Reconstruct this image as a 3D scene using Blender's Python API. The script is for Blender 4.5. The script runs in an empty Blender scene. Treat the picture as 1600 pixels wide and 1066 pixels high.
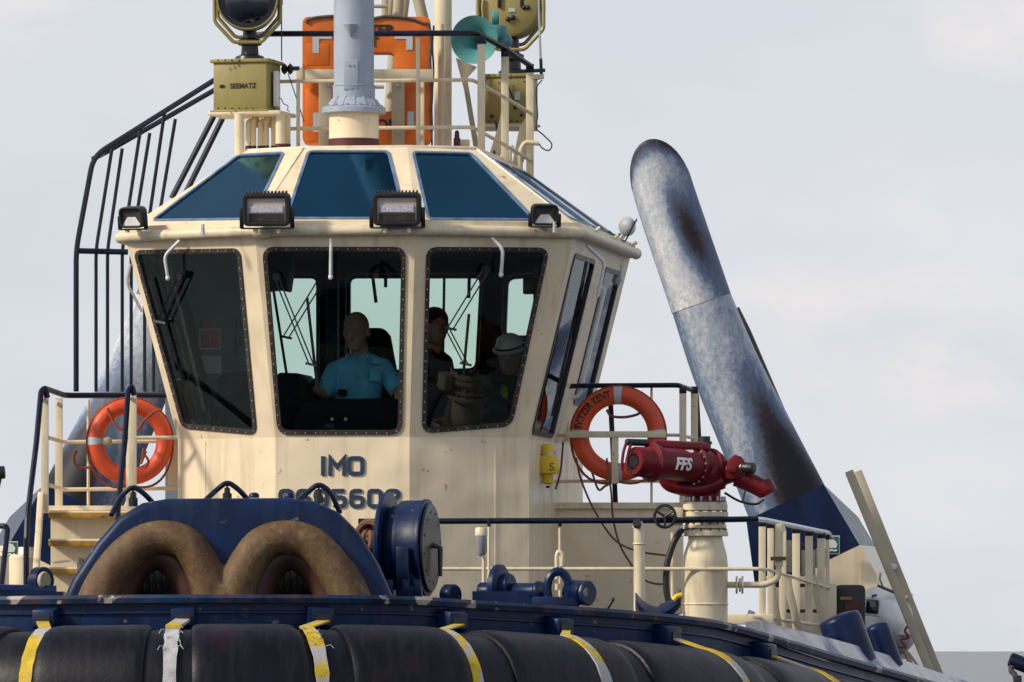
import bpy, bmesh, math, random
from mathutils import Vector, Matrix
random.seed(7)
R = math.radians
SC = 190/205.0            # one layout unit = 0.927 m
S, D, CZ, HY = 190.0, 60.0, 4.0, 1015.0
scene = bpy.context.scene
col = scene.collection

# ------------------------------------------------------------------ camera
cam_d = bpy.data.cameras.new('camera'); cam = bpy.data.objects.new('camera', cam_d); col.objects.link(cam)
cam.location = (0, -D*SC, CZ*SC); cam.rotation_euler = (R(90), 0, 0)
cam_d.sensor_width = 36; cam_d.lens = 36*D/(1600/S)
cam_d.shift_y = (HY-533)/1600.0
cam_d.clip_start = 0.5; cam_d.clip_end = 20000
scene.camera = cam
# ------------------------------------------------------------------ world
SUN_AZ, SUN_EL = -66.0, 33.0      # azimuth measured from the camera-facing direction, minus = picture left
PUFF = (11.1, 3.9, 1.65)
w = bpy.data.worlds.new('World'); scene.world = w; w.use_nodes = True
nt = w.node_tree; nt.nodes.clear()
out = nt.nodes.new('ShaderNodeOutputWorld'); bg = nt.nodes.new('ShaderNodeBackground')
sky = nt.nodes.new('ShaderNodeTexSky'); sky.sky_type = 'NISHITA'; sky.sun_disc = False
sky.sun_elevation = R(SUN_EL); sky.air_density = 1.0; sky.dust_density = 3.0; sky.ozone_density = 1.5
sdir = Vector((math.sin(R(SUN_AZ))*math.cos(R(SUN_EL)), -math.cos(R(SUN_AZ))*math.cos(R(SUN_EL)), math.sin(R(SUN_EL))))
sky.sun_rotation = math.atan2(sdir.x, sdir.y)
tc = nt.nodes.new('ShaderNodeTexCoord'); mp = nt.nodes.new('ShaderNodeMapping')
mp.inputs['Scale'].default_value = (4.0, 4.0, 9.0); mp.inputs['Location'].default_value = (0.35, 0.2, 0.1)
nz = nt.nodes.new('ShaderNodeTexNoise'); nz.inputs['Scale'].default_value = 2.6; nz.inputs['Detail'].default_value = 6; nz.inputs['Roughness'].default_value = .55
cr = nt.nodes.new('ShaderNodeValToRGB')
cr.color_ramp.elements[0].position = .38; cr.color_ramp.elements[0].color = (7.15, 7.5, 8.15, 1)
cr.color_ramp.elements[1].position = .66; cr.color_ramp.elements[1].color = (8.05, 8.25, 8.65, 1)
e = cr.color_ramp.elements.new(.78); e.color = (9.4, 8.7, 8.4, 1)
mx = nt.nodes.new('ShaderNodeMix'); mx.data_type = 'RGBA'; 
sep = nt.nodes.new('ShaderNodeSeparateXYZ'); mrz = nt.nodes.new('ShaderNodeMapRange'); mrz.inputs[1].default_value = .22; mrz.inputs[2].default_value = .80; mrz.inputs[3].default_value = .92; mrz.inputs[4].default_value = .30
nt.links.new(tc.outputs['Generated'], sep.inputs[0]); nt.links.new(sep.outputs['Z'], mrz.inputs[0]); nt.links.new(mrz.outputs[0], mx.inputs[0])
nt.links.new(tc.outputs['Generated'], mp.inputs[0]); nt.links.new(mp.outputs[0], nz.inputs['Vector'])
nt.links.new(nz.outputs['Fac'], cr.inputs[0])
mp2 = nt.nodes.new('ShaderNodeMapping'); mp2.inputs['Scale'].default_value = (22, 22, 40); mp2.inputs['Location'].default_value = PUFF
nz2 = nt.nodes.new('ShaderNodeTexNoise'); nz2.inputs['Scale'].default_value = 1.0; nz2.inputs['Detail'].default_value = 5; nz2.inputs['Roughness'].default_value = .5
pr_ = nt.nodes.new('ShaderNodeMapRange'); pr_.interpolation_type = 'SMOOTHSTEP'; pr_.inputs[1].default_value = .55; pr_.inputs[2].default_value = .78
mxp = nt.nodes.new('ShaderNodeMix'); mxp.data_type = 'RGBA'; mxp.inputs[7].default_value = (9.5, 8.75, 8.5, 1)
nt.links.new(tc.outputs['Generated'], mp2.inputs[0]); nt.links.new(mp2.outputs[0], nz2.inputs['Vector']); nt.links.new(nz2.outputs['Fac'], pr_.inputs[0])
nt.links.new(pr_.outputs[0], mxp.inputs[0]); nt.links.new(cr.outputs[0], mxp.inputs[6])
nt.links.new(sky.outputs[0], mx.inputs[6]); nt.links.new(mxp.outputs[2], mx.inputs[7])
nt.links.new(mx.outputs[2], bg.inputs[0]); bg.inputs[1].default_value = 0.1
nt.links.new(bg.outputs[0], out.inputs[0])
# ------------------------------------------------------------------ sun
sd = bpy.data.lights.new('sun', 'SUN'); sd.energy = 3.5; sd.angle = R(6); sd.color = (1, .90, .74)
so = bpy.data.objects.new('sun', sd); col.objects.link(so); so.location = sdir*80
so.rotation_euler = (-sdir).to_track_quat('-Z', 'Y').to_euler()
scene.view_settings.view_transform = 'Standard'; scene.view_settings.look = 'None'
scene.view_settings.exposure = 0; scene.view_settings.gamma = 1
scene.render.engine = 'CYCLES'
scene.cycles.transparent_max_bounces = 24; scene.cycles.max_bounces = 10

# ------------------------------------------------------------------ layout helpers
YAW = R(9)
def k_(Y): return (D+Y)/D/S
def P(px, py, Y): k = k_(Y); return Vector(((px-800)*k, Y, CZ+(HY-py)*k))
WO = P(535, HY, 0)
def Bf(u, v, z): return Vector((WO.x + u*math.cos(YAW)+v*math.sin(YAW), -u*math.sin(YAW)+v*math.cos(YAW), z))
def Bd(u, v, z=0): return Vector((u*math.cos(YAW)+v*math.sin(YAW), -u*math.sin(YAW)+v*math.cos(YAW), z))
CAM = Vector((0, -D, CZ))
def onplane(px, py, o, n):
    d = P(px, py, 0)-CAM
    return CAM + d*((o-CAM).dot(n)/d.dot(n))

# ------------------------------------------------------------------ materials
MATS = {}
def mat(name, col_, rough=.5, metal=0, var=.12, nscale=6, bump=.0, bscale=60, dirt=None, dirt_amt=0, dscale=(7,7,1.0), dlo=.5, dhi=.75,
        dent=0, wear=None, wear_lo=.62, wear_hi=.7, wscale=9, spec=.5, coat=0, emit=None):
    m = bpy.data.materials.new(name); m.use_nodes = True; n = m.node_tree; b = n.nodes['Principled BSDF']
    L = n.links.new
    b.inputs['Roughness'].default_value = rough; b.inputs['Metallic'].default_value = metal
    b.inputs['Specular IOR Level'].default_value = spec; b.inputs['Coat Weight'].default_value = coat
    g = n.nodes.new('ShaderNodeNewGeometry')
    def noise(scale, detail=5, mapping=None):
        t = n.nodes.new('ShaderNodeTexNoise'); t.inputs['Scale'].default_value = scale; t.inputs['Detail'].default_value = detail
        if mapping:
            q = n.nodes.new('ShaderNodeMapping'); q.inputs['Scale'].default_value = mapping
            L(g.outputs['Position'], q.inputs[0]); L(q.outputs[0], t.inputs['Vector'])
        else: L(g.outputs['Position'], t.inputs['Vector'])
        return t
    def mixc(fac, a, c):
        x = n.nodes.new('ShaderNodeMix'); x.data_type = 'RGBA'
        if hasattr(fac, 'links') or not isinstance(fac, (int, float)): L(fac, x.inputs[0])
        else: x.inputs[0].default_value = fac
        for s, i in ((a, 6), (c, 7)):
            if isinstance(s, tuple): x.inputs[i].default_value = (*s[:3], 1)
            else: L(s, x.inputs[i])
        return x.outputs[2]
    def ramp(src, lo, hi):
        r = n.nodes.new('ShaderNodeMapRange'); r.inputs[1].default_value = lo; r.inputs[2].default_value = hi
        L(src, r.inputs[0]); return r.outputs[0]
    base = noise(nscale)
    dk = tuple(c*(1-var*1.3) for c in col_); lt = tuple(min(1, c*(1+var)) for c in col_)
    c = mixc(ramp(base.outputs['Fac'], .3, .7), dk, lt)
    if dirt:
        dn = noise(1.0, 6, dscale)
        f = n.nodes.new('ShaderNodeMath'); f.operation = 'MULTIPLY'; f.inputs[1].default_value = dirt_amt
        L(ramp(dn.outputs['Fac'], dlo, dhi), f.inputs[0]); c = mixc(f.outputs[0], c, dirt)
    if wear:
        wn = noise(wscale, 8); c = mixc(ramp(wn.outputs['Fac'], wear_lo, wear_hi), c, wear)
    L(c, b.inputs['Base Color'])
    rr = n.nodes.new('ShaderNodeMapRange'); rr.inputs[3].default_value = max(.03, rough-.08); rr.inputs[4].default_value = min(1, rough+.12)
    L(base.outputs['Fac'], rr.inputs[0]); L(rr.outputs[0], b.inputs['Roughness'])
    if bump:
        bn = noise(bscale, 4); bp = n.nodes.new('ShaderNodeBump'); bp.inputs['Strength'].default_value = bump; bp.inputs['Distance'].default_value = .01
        L(bn.outputs['Fac'], bp.inputs['Height']); L(bp.outputs[0], b.inputs['Normal'])
        if dent:
            d_ = noise(2.6, 1); b2 = n.nodes.new('ShaderNodeBump'); b2.inputs['Strength'].default_value = dent; b2.inputs['Distance'].default_value = .08
            L(d_.outputs['Fac'], b2.inputs['Height']); L(b2.outputs[0], bp.inputs['Normal'])
    if emit:
        b.inputs['Emission Color'].default_value = (*emit[:3], 1); b.inputs['Emission Strength'].default_value = emit[3]
    MATS[name] = m; return m
mat('cream', (.80, .675, .48), .34, var=.06, nscale=2.2, bump=.05, bscale=18, dent=.35, dirt=(.33,.22,.12), dirt_amt=.42, dscale=(10,10,.8), dlo=.52, dhi=.80, wear=(.34,.19,.09), wear_lo=.68, wear_hi=.76, wscale=11)
mat('cream_rail', (.72, .63, .45), .4, var=.06, nscale=5, dirt=(.30,.20,.11), dirt_amt=.4, dscale=(14,14,4), wear=(.28,.12,.05), wear_lo=.70, wear_hi=.76, wscale=22)
mat('beige', (.42, .37, .27), .5, var=.08, nscale=4, dirt=(.2,.15,.1), dirt_amt=.35, dscale=(6,6,2))
mat('navy', (.0022, .013, .060), .34, var=.3, nscale=5, bump=.08, bscale=25, spec=.25, dirt=(.02,.035,.065), dirt_amt=.35, dscale=(8,8,2), wear=(.16,.13,.12), wear_lo=.72, wear_hi=.78, wscale=16)
mat('navy_worn', (.0024, .015, .066), .40, var=.35, nscale=3, bump=.15, bscale=22, spec=.25, dirt=(.022,.04,.07), dirt_amt=.6, dscale=(10,10,1), wear=(.22,.18,.17), wear_lo=.66, wear_hi=.74, wscale=11)
mat('navy_edge', (.010, .028, .075), .42, var=.4, nscale=4, spec=.3, wear=(.38,.34,.32), wear_lo=.59, wear_hi=.63, wscale=6, dirt=(.2,.09,.05), dirt_amt=.5, dscale=(5,5,5))
mat('navy_rail', (.005, .009, .030), .32, spec=.3, var=.25, nscale=8, wear=(.1,.07,.06), wear_lo=.70, wear_hi=.78, wscale=25)
mat('pale_deck', (.66, .62, .63), .4, var=.15, nscale=3, wear=(.07,.14,.30), wear_lo=.5, wear_hi=.62, wscale=1.6, dirt=(.3,.2,.18), dirt_amt=.5, dscale=(4,4,4))
mat('rubber', (.0020, .0025, .0075), .46, var=.4, nscale=4, bump=.22, bscale=26, spec=.26, dirt=(.011,.011,.020), dirt_amt=.8, dscale=(22,5,1.4), dlo=.45, dhi=.7, wear=(.022,.008,.016), wear_lo=.60, wear_hi=.75, wscale=2.2)
mat('rust', (.145, .090, .042), .6, var=.22, nscale=30, bump=.35, bscale=70, spec=.35, dirt=(.062,.022,.010), dirt_amt=.9, dscale=(6,6,2.4), dlo=.42, dhi=.70, wear=(.24,.19,.13), wear_lo=.60, wear_hi=.80, wscale=9)
mat('dark_red', (.075, .010, .018), .5, var=.3)
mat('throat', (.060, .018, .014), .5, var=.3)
mat('orange', (.72, .085, .022), .45, var=.10, nscale=5, bump=.1, bscale=40, dirt=(.35,.05,.02), dirt_amt=.5, dscale=(5,5,5))
mat('raft_orange', (.72, .16, .012), .5, var=.15, nscale=3, bump=.1, bscale=14, dirt=(.3,.06,.01), dirt_amt=.5, dscale=(5,5,3))
mat('olive', (.30, .25, .085), .45, var=.08, nscale=3, bump=.05, bscale=30, dirt=(.14,.11,.05), dirt_amt=.4, dscale=(8,8,2))
mat('mast_grey', (.36, .42, .52), .4, var=.08, nscale=5, bump=.06, bscale=30, dirt=(.16,.15,.16), dirt_amt=.4, dscale=(16,16,1.2), wear=(.12,.08,.06), wear_lo=.72, wear_hi=.78, wscale=14)
mat('black_plastic', (.012, .012, .014), .42, var=.2)
mat('black_metal', (.010, .011, .016), .35, var=.3)
mat('steel', (.42, .42, .43), .35, metal=.8, var=.2)
mat('frame_bronze', (.035, .026, .024), .5, var=.35, nscale=9, wear=(.10,.06,.04), wear_lo=.60, wear_hi=.68, wscale=18)
mat('trim_blue', (.13, .20, .33), .4, var=.3, nscale=10)
mat('teal', (.08, .27, .28), .42, var=.12, nscale=4, dirt=(.04,.12,.12), dirt_amt=.5, dscale=(6,6,6))
mat('red', (.145, .005, .012), .34, var=.2, nscale=5, bump=.08, bscale=30, spec=.3, dirt=(.10,.006,.012), dirt_amt=.5, dscale=(5,5,5))
mat('yellow', (.72, .50, .015), .4, var=.1)
mat('mustard', (.36, .19, .02), .5, var=.25, nscale=14, wear=(.15,.08,.03), wear_lo=.58, wear_hi=.7, wscale=20)
mat('strap', (.62, .43, .02), .7, var=.2, nscale=14, bump=.4, bscale=90, wear=(.42,.42,.44), wear_lo=.50, wear_hi=.54, wscale=3.2, dirt=(.2,.15,.06), dirt_amt=.4, dscale=(12,12,6))
mat('strap_white', (.45, .45, .48), .75, var=.25, nscale=16, bump=.4, bscale=90)
mat('white', (.78, .79, .80), .35, var=.06, dirt=(.4,.38,.36), dirt_amt=.4, dscale=(6,6,3))
mat('text_navy', (.015, .03, .07), .4, var=.1)
mat('text_black', (.015, .013, .013), .5, var=.1)
mat('text_white', (.8, .8, .8), .5, var=.05)
mat('sign_green', (.012, .17, .095), .4, var=.05)
mat('sign_red', (.55, .03, .03), .4, var=.05)
mat('shirt', (.14, .42, .74), .85, spec=.1, var=.16, nscale=7, bump=1.0, bscale=7)
mat('skin', (.40, .21, .145), .6, spec=.2, var=.08)
mat('dark_cloth', (.011, .010, .013), .9, spec=.08, var=.2)
mat('hair_brown', (.018, .008, .006), .8, spec=.1, var=.3)
mat('hivis', (.45, .72, .03), .7, var=.08)
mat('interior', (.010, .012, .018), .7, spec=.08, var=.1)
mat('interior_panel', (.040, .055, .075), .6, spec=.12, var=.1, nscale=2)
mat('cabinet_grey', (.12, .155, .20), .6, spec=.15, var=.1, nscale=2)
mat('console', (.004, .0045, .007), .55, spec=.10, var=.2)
mat('paper', (.5, .55, .56), .7, var=.05)
mat('rope', (.16, .075, .05), .85, var=.3, nscale=40)
mat('rope_orange', (.30, .07, .035), .85, var=.3, nscale=40)
mat('rope_grey', (.10, .085, .08), .9, var=.4, nscale=25, bump=.6, bscale=60)
mat('reflective', (.50, .54, .60), .3, var=.1)
mat('lens', (.50, .42, .40), .15, var=.05, spec=.6)
mat('led', (.55, .56, .66), .3, var=.35, nscale=90)
mat('reflector', (.75, .77, .80), .12, metal=.9, var=.05)
mat('dark_lens', (.006, .008, .02), .06, var=.2, spec=.8)
mat('lamp_glass', (.25, .27, .30), .12, var=.1, spec=.6)
def glass(name, tint, ior=1.5, rough=0.0):
    m = bpy.data.materials.new(name); m.use_nodes = True; n = m.node_tree; n.nodes.clear(); L = n.links.new
    o = n.nodes.new('ShaderNodeOutputMaterial'); mixs = n.nodes.new('ShaderNodeMixShader')
    tr = n.nodes.new('ShaderNodeBsdfTransparent'); tr.inputs[0].default_value = (*tint, 1)
    gl = n.nodes.new('ShaderNodeBsdfGlossy'); gl.inputs['Roughness'].default_value = .015; gl.inputs['Color'].default_value = (.9,.95,1,1)
    fr = n.nodes.new('ShaderNodeFresnel'); fr.inputs[0].default_value = ior
    L(fr.outputs[0], mixs.inputs[0]); L(tr.outputs[0], mixs.inputs[1]); L(gl.outputs[0], mixs.inputs[2]); L(mixs.outputs[0], o.inputs[0])
    MATS[name] = m
glass('glass', (.86, .945, .905), 1.33); glass('glass_rear', (.93, .975, .93), 1.4); glass('glass_side', (.8, .9, .9), 2.3)
m = mat('roof_glass', (.008, .105, .185), .03, metal=1, var=.10, nscale=1.2, bump=.01, bscale=5, dirt=(.02,.09,.14), dirt_amt=.18, dscale=(6,6,3))
# galvanised exhaust pipe with sooty patches, plus painted blue sky sheen and right rim light
def exhaust_mat():
    m = bpy.data.materials.new('exhaust'); m.use_nodes = True; n = m.node_tree; L = n.links.new; b = n.nodes['Principled BSDF']
    tcx = n.nodes.new('ShaderNodeTexCoord')
    def noise(s, d, r=.6):
        t = n.nodes.new('ShaderNodeTexNoise'); t.inputs['Scale'].default_value = s; t.inputs['Detail'].default_value = d; t.inputs['Roughness'].default_value = r
        L(tcx.outputs['Object'], t.inputs['Vector']); return t.outputs['Fac']
    def mr(src, a, b_):
        r = n.nodes.new('ShaderNodeMapRange'); r.inputs[1].default_value = a; r.inputs[2].default_value = b_; L(src, r.inputs[0]); return r.outputs[0]
    def mx(f, a, c):
        x = n.nodes.new('ShaderNodeMix'); x.data_type = 'RGBA'; L(f, x.inputs[0])
        for s, i in ((a, 6), (c, 7)):
            if isinstance(s, tuple): x.inputs[i].default_value = (*s, 1)
            else: L(s, x.inputs[i])
        return x.outputs[2]
    c = mx(mr(noise(55, 6), .36, .66), (.56,.58,.62), (.80,.80,.81)); c = mx(mr(noise(2.5, 3), .40, .75), c, (.50,.55,.64))
    at = n.nodes.new('ShaderNodeAttribute'); at.attribute_name = 'soot_rim_light'
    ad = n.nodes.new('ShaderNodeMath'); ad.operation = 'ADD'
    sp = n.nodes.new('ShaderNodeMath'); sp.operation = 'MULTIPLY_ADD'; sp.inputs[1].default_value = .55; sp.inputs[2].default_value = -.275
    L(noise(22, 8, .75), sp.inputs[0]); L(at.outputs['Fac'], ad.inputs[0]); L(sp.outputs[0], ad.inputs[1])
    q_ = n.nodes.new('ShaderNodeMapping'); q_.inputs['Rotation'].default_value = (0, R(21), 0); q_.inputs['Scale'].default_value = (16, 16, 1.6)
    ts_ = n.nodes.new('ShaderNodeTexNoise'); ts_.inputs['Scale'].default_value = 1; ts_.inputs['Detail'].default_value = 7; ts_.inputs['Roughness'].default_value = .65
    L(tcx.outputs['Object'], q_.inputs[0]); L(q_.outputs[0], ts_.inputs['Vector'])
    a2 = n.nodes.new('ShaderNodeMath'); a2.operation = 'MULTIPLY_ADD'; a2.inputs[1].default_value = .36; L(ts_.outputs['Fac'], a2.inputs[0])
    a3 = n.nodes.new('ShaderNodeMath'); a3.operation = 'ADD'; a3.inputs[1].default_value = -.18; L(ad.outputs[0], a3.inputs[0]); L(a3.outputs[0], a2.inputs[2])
    c = mx(mr(a2.outputs[0], -.02, .32), c, (.13,.185,.30)); c = mx(mr(a2.outputs[0], .30, .70), c, (.045,.034,.045)); c = mx(mr(a2.outputs[0], .62, .95), c, (.007,.007,.014))  # first tone paints in the blue sky sheen, then brown and black deposits
    L(c, b.inputs['Base Color']); b.inputs['Roughness'].default_value = .55; b.inputs['Metallic'].default_value = 0; b.inputs['Specular IOR Level'].default_value = .3
    MATS['exhaust'] = m
exhaust_mat()

# ------------------------------------------------------------------ mesh builder
OFF = {}
class MB:
    def __init__(s): s.v = []; s.f = []; s.at = None
    def add(s, vs, fs):
        o = len(s.v); s.v += [Vector(x) for x in vs]; s.f += [tuple(i+o for i in q) for q in fs]; return s
    def box(s, c, sx, sy, sz, rot=None):
        c = Vector(c); vs = []
        for z in (-.5, .5):
            for y in (-.5, .5):
                for x in (-.5, .5):
                    p = Vector((x*sx, y*sy, z*sz)); vs.append(c + (rot @ p if rot else p))
        return s.add(vs, [(0,2,3,1),(4,5,7,6),(0,1,5,4),(2,6,7,3),(0,4,6,2),(1,3,7,5)])
    def bbox(s, c, sx, sy, sz):      # box turned with the boat
        return s.box(c, sx, sy, sz, Matrix.Rotation(-YAW, 3, 'Z'))
    def bar(s, a, b, wd, hd, up=Vector((0,1,0))):
        a = Vector(a); b = Vector(b); d = (b-a).normalized(); x = d.cross(up)
        if x.length < 1e-4: x = d.cross(Vector((1,0,0)))
        x.normalize(); y = x.cross(d).normalized(); vs = []
        for p in (a, b):
            for i, j in ((-1,-1),(1,-1),(1,1),(-1,1)): vs.append(p + x*i*wd/2 + y*j*hd/2)
        return s.add(vs, [(0,3,2,1),(4,5,6,7),(0,1,5,4),(1,2,6,5),(2,3,7,6),(3,0,4,7)])
    def tube(s, path, r, n=10, closed=False, caps=True):
        path = [Vector(p) for p in path]; N = len(path); rs = r if isinstance(r, (list, tuple)) else [r]*N
        tg = []
        for i in range(N):
            a = path[(i-1) % N] if (closed or i > 0) else path[i]; b = path[(i+1) % N] if (closed or i < N-1) else path[i]
            t = (b-a); tg.append(t.normalized() if t.length > 1e-9 else Vector((0,0,1)))
        nrm = tg[0].orthogonal().normalized(); vs = []
        for i in range(N):
            nrm = (nrm - tg[i]*nrm.dot(tg[i]))
            nrm = nrm.normalized() if nrm.length > 1e-6 else tg[i].orthogonal().normalized()
            bn = tg[i].cross(nrm)
            for j in range(n):
                a = 2*math.pi*j/n; vs.append(path[i] + (nrm*math.cos(a)+bn*math.sin(a))*rs[i])
        fs = []
        for i in range(N if closed else N-1):
            for j in range(n):
                a = i*n+j; b = i*n+(j+1) % n; c = ((i+1) % N)*n+(j+1) % n; d = ((i+1) % N)*n+j; fs.append((a, b, c, d))
        if caps and not closed: fs += [tuple(range(n-1, -1, -1)), tuple((N-1)*n+j for j in range(n))]
        return s.add(vs, fs)
    def cyl(s, a, b, r0, r1=None, n=20): return s.tube([a, b], [r0, r0 if r1 is None else r1], n)
    def lathe(s, prof, base, axis=Vector((0,0,1)), n=24, caps=True):
        base = Vector(base); axis = Vector(axis).normalized(); x = axis.orthogonal().normalized(); y = axis.cross(x); vs = []; fs = []
        for r, h in prof:
            for j in range(n):
                a = 2*math.pi*j/n; vs.append(base + axis*h + (x*math.cos(a)+y*math.sin(a))*max(r, 1e-4))
        for i in range(len(prof)-1):
            for j in range(n): fs.append((i*n+j, i*n+(j+1) % n, (i+1)*n+(j+1) % n, (i+1)*n+j))
        if caps: fs += [tuple(range(n-1, -1, -1)), tuple((len(prof)-1)*n+j for j in range(n))]
        return s.add(vs, fs)
    def prism(s, poly, vec):
        n = len(poly); poly = [Vector(p) for p in poly]; vec = Vector(vec)
        return s.add(poly+[p+vec for p in poly], [tuple(range(n)), tuple(range(2*n-1, n-1, -1))] + [(i, i+n, (i+1) % n+n, (i+1) % n) for i in range(n)])
    def loft(s, a, b):
        n = len(a)
        return s.add(list(a)+list(b), [tuple(range(n)), tuple(range(2*n-1, n-1, -1))] + [(i, i+n, (i+1) % n+n, (i+1) % n) for i in range(n)])
    def torus(s, c, axis, RR, r, n=40, m=14):
        c = Vector(c); axis = Vector(axis).normalized(); x = axis.orthogonal().normalized(); y = axis.cross(x)
        return s.tube([c+(x*math.cos(2*math.pi*i/n)+y*math.sin(2*math.pi*i/n))*RR for i in range(n)], r, m, closed=True)
    def ell(s, c, rx, ry, rz, n=20, m=12, rot=None):
        c = Vector(c); vs = []; fs = []
        for i in range(m+1):
            t = math.pi*i/m
            for j in range(n):
                a = 2*math.pi*j/n; p = Vector((rx*math.sin(t)*math.cos(a), ry*math.sin(t)*math.sin(a), rz*math.cos(t)))
                vs.append(c + (rot @ p if rot else p))
        for i in range(m):
            for j in range(n): fs.append((i*n+j, (i+1)*n+j, (i+1)*n+(j+1) % n, i*n+(j+1) % n))
        return s.add(vs, fs)
    def plate(s, outer, holes, O, U, V, N, t0, t1):
        """flat plate with holes: outer / holes are 2-D loops in (U, V); from N*t0 to N*t1"""
        bm = bmesh.new(); loops = []
        for lp in [outer]+holes:
            vs = [bm.verts.new((x, y, 0)) for x, y in lp]
            for i in range(len(vs)): bm.edges.new((vs[i], vs[(i+1) % len(vs)]))
            loops.append(vs)
        bmesh.ops.triangle_fill(bm, use_beauty=True, use_dissolve=False, edges=bm.edges[:])
        bm.verts.index_update()
        pts = [v.co.copy() for v in bm.verts]; tris = [tuple(v.index for v in f.verts) for f in bm.faces]
        idx = [[v.index for v in l] for l in loops]; bm.free(); n = len(pts)
        W = lambda p, t: O + U*p.x + V*p.y + N*t
        fs = [t for t in tris] + [tuple(i+n for i in reversed(t)) for t in tris]
        for l in idx:
            for i in range(len(l)): a, b = l[i], l[(i+1) % len(l)]; fs.append((a, b, b+n, a+n))
        return s.add([W(p, t0) for p in pts]+[W(p, t1) for p in pts], fs)
    def build(s, name, material, parent=None, bevel=0, ang=38, kind=None, label=None, seg=2, recalc=True):
        me = bpy.data.meshes.new(name); off = OFF[parent.name] if parent else None
        if off is None:
            xs = [p.x for p in s.v]; ys = [p.y for p in s.v]; zs = [p.z for p in s.v]
            off = Vector(((min(xs)+max(xs))/2, (min(ys)+max(ys))/2, min(zs)))
        bm = bmesh.new(); vv = [bm.verts.new((p-off)*SC) for p in s.v]
        for q in s.f:
            try: bm.faces.new([vv[i] for i in q])
            except ValueError: pass
        if recalc: bmesh.ops.recalc_face_normals(bm, faces=bm.faces[:])
        if bevel:
            es = [e for e in bm.edges if len(e.link_faces) == 2 and e.calc_face_angle(0) > R(40)]
            bmesh.ops.bevel(bm, geom=es, offset=bevel*SC, segments=seg, profile=.5, affect='EDGES', clamp_overlap=True)
        for f in bm.faces: f.smooth = True
        for e in bm.edges:
            e.smooth = len(e.link_faces) == 2 and e.calc_face_angle(0) < R(ang)
        bm.to_mesh(me); bm.free()
        me.materials.append(MATS[material] if isinstance(material, str) else material)
        o = bpy.data.objects.new(name, me); col.objects.link(o)
        if parent: o.parent = parent
        else: o.location = off*SC
        OFF[o.name] = off
        if kind: o['kind'] = kind
        if label: o['label'] = label
        return o
def tag(o, label, cat, group=None):
    o['label'] = label; o['category'] = cat
    if group: o['group'] = group
    return o
def thing(name, label, cat, loc, group=None):
    o = bpy.data.objects.new(name, None); col.objects.link(o); o.location = Vector(loc)*SC; o.empty_display_size = .1
    OFF[o.name] = Vector(loc); return tag(o, label, cat, group)
def rnd(path, rad=.08, seg=5):
    """round the corners of an open path"""
    path = [Vector(p) for p in path]; outp = [path[0]]
    for i in range(1, len(path)-1):
        a, b, c = path[i-1], path[i], path[i+1]; d1 = a-b; d2 = c-b; r = min(rad, d1.length*.45, d2.length*.45)
        p = b+d1.normalized()*r; q = b+d2.normalized()*r
        for j in range(seg+1):
            t = j/seg; outp.append(p*(1-t)**2 + b*2*t*(1-t) + q*t*t)
    outp.append(path[-1]); return outp
def rloop(pts, rad, seg=6):
    """round the corners of a closed 2-D loop; rad one number or one per corner"""
    n = len(pts); o = []
    for i in range(n):
        a, b, c = Vector(pts[i-1]), Vector(pts[i]), Vector(pts[(i+1) % n]); r0 = rad[i] if isinstance(rad, (list, tuple)) else rad
        d1 = a-b; d2 = c-b; r = min(r0, d1.length*.45, d2.length*.45); p = b+d1.normalized()*r; q = b+d2.normalized()*r
        for j in range(seg+1):
            t = j/seg; x = p*(1-t)**2 + b*2*t*(1-t) + q*t*t; o.append((x.x, x.y))
    return o
def inset(loop, d):
    n = len(loop); o = []; A = sum(loop[i][0]*loop[(i+1) % n][1]-loop[(i+1) % n][0]*loop[i][1] for i in range(n)); sg = 1 if A > 0 else -1
    for i in range(n):
        a, b, c = Vector(loop[i-1]), Vector(loop[i]), Vector(loop[(i+1) % n])
        e1 = (b-a); e2 = (c-b)
        e1 = e1.normalized() if e1.length > 1e-9 else e2.normalized(); e2 = e2.normalized() if e2.length > 1e-9 else e1
        nn = Vector((-(e1.y+e2.y), e1.x+e2.x)); nn = nn.normalized() if nn.length > 1e-6 else Vector((-e1.y, e1.x))
        q = b + nn*d*sg; o.append((q.x, q.y))
    return o
def PX(pts, Y=None): return [P(*p) if len(p) == 3 else P(p[0], p[1], Y) for p in pts]
def px(n, Y): return n*k_(Y)
def tubeobj(name, material, parent, pts, rpx, Y=None, rad=0, n=8, kind=None, label=None):
    pp = PX(pts, Y); y0 = pp[0].y
    if rad: pp = rnd(pp, rad)
    return MB().tube(pp, px(rpx, y0), n).build(name, material, parent, kind=kind, label=label)
def barobj(name, material, parent, a, b, wpx, dpx, Y=None, bevel=.004):
    A, B_ = PX([a, b], Y); return MB().bar(A, B_, px(wpx, A.y), px(dpx, A.y)).build(name, material, parent, bevel=bevel)
def text_geo(txt, size, bold=.0, extrude=.004, sp=1.0):
    c = bpy.data.curves.new('t', 'FONT'); c.body = txt; c.size = size; c.extrude = extrude; c.offset = bold; c.align_x = 'CENTER'; c.align_y = 'CENTER'; c.resolution_u = 4; c.space_character = sp
    o = bpy.data.objects.new('t', c); col.objects.link(o); bpy.context.view_layer.update()
    me = bpy.data.meshes.new_from_object(o.evaluated_get(bpy.context.evaluated_depsgraph_get()))
    vs = [v.co.copy() for v in me.vertices]; fs = [tuple(p.vertices) for p in me.polygons]
    bpy.data.objects.remove(o); bpy.data.meshes.remove(me); return vs, fs
def lettering(txt, parent, material, O, U, V, N, size, bold=0, extrude=.004, sx=1, name='lettering', sp=1.0):
    vs, fs = text_geo(txt, size, bold, extrude, sp); mb = MB()
    mb.add([O + U*p.x*sx + V*p.y + N*p.z for p in vs], fs); return mb.build(name, material, parent, ang=30)
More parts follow.
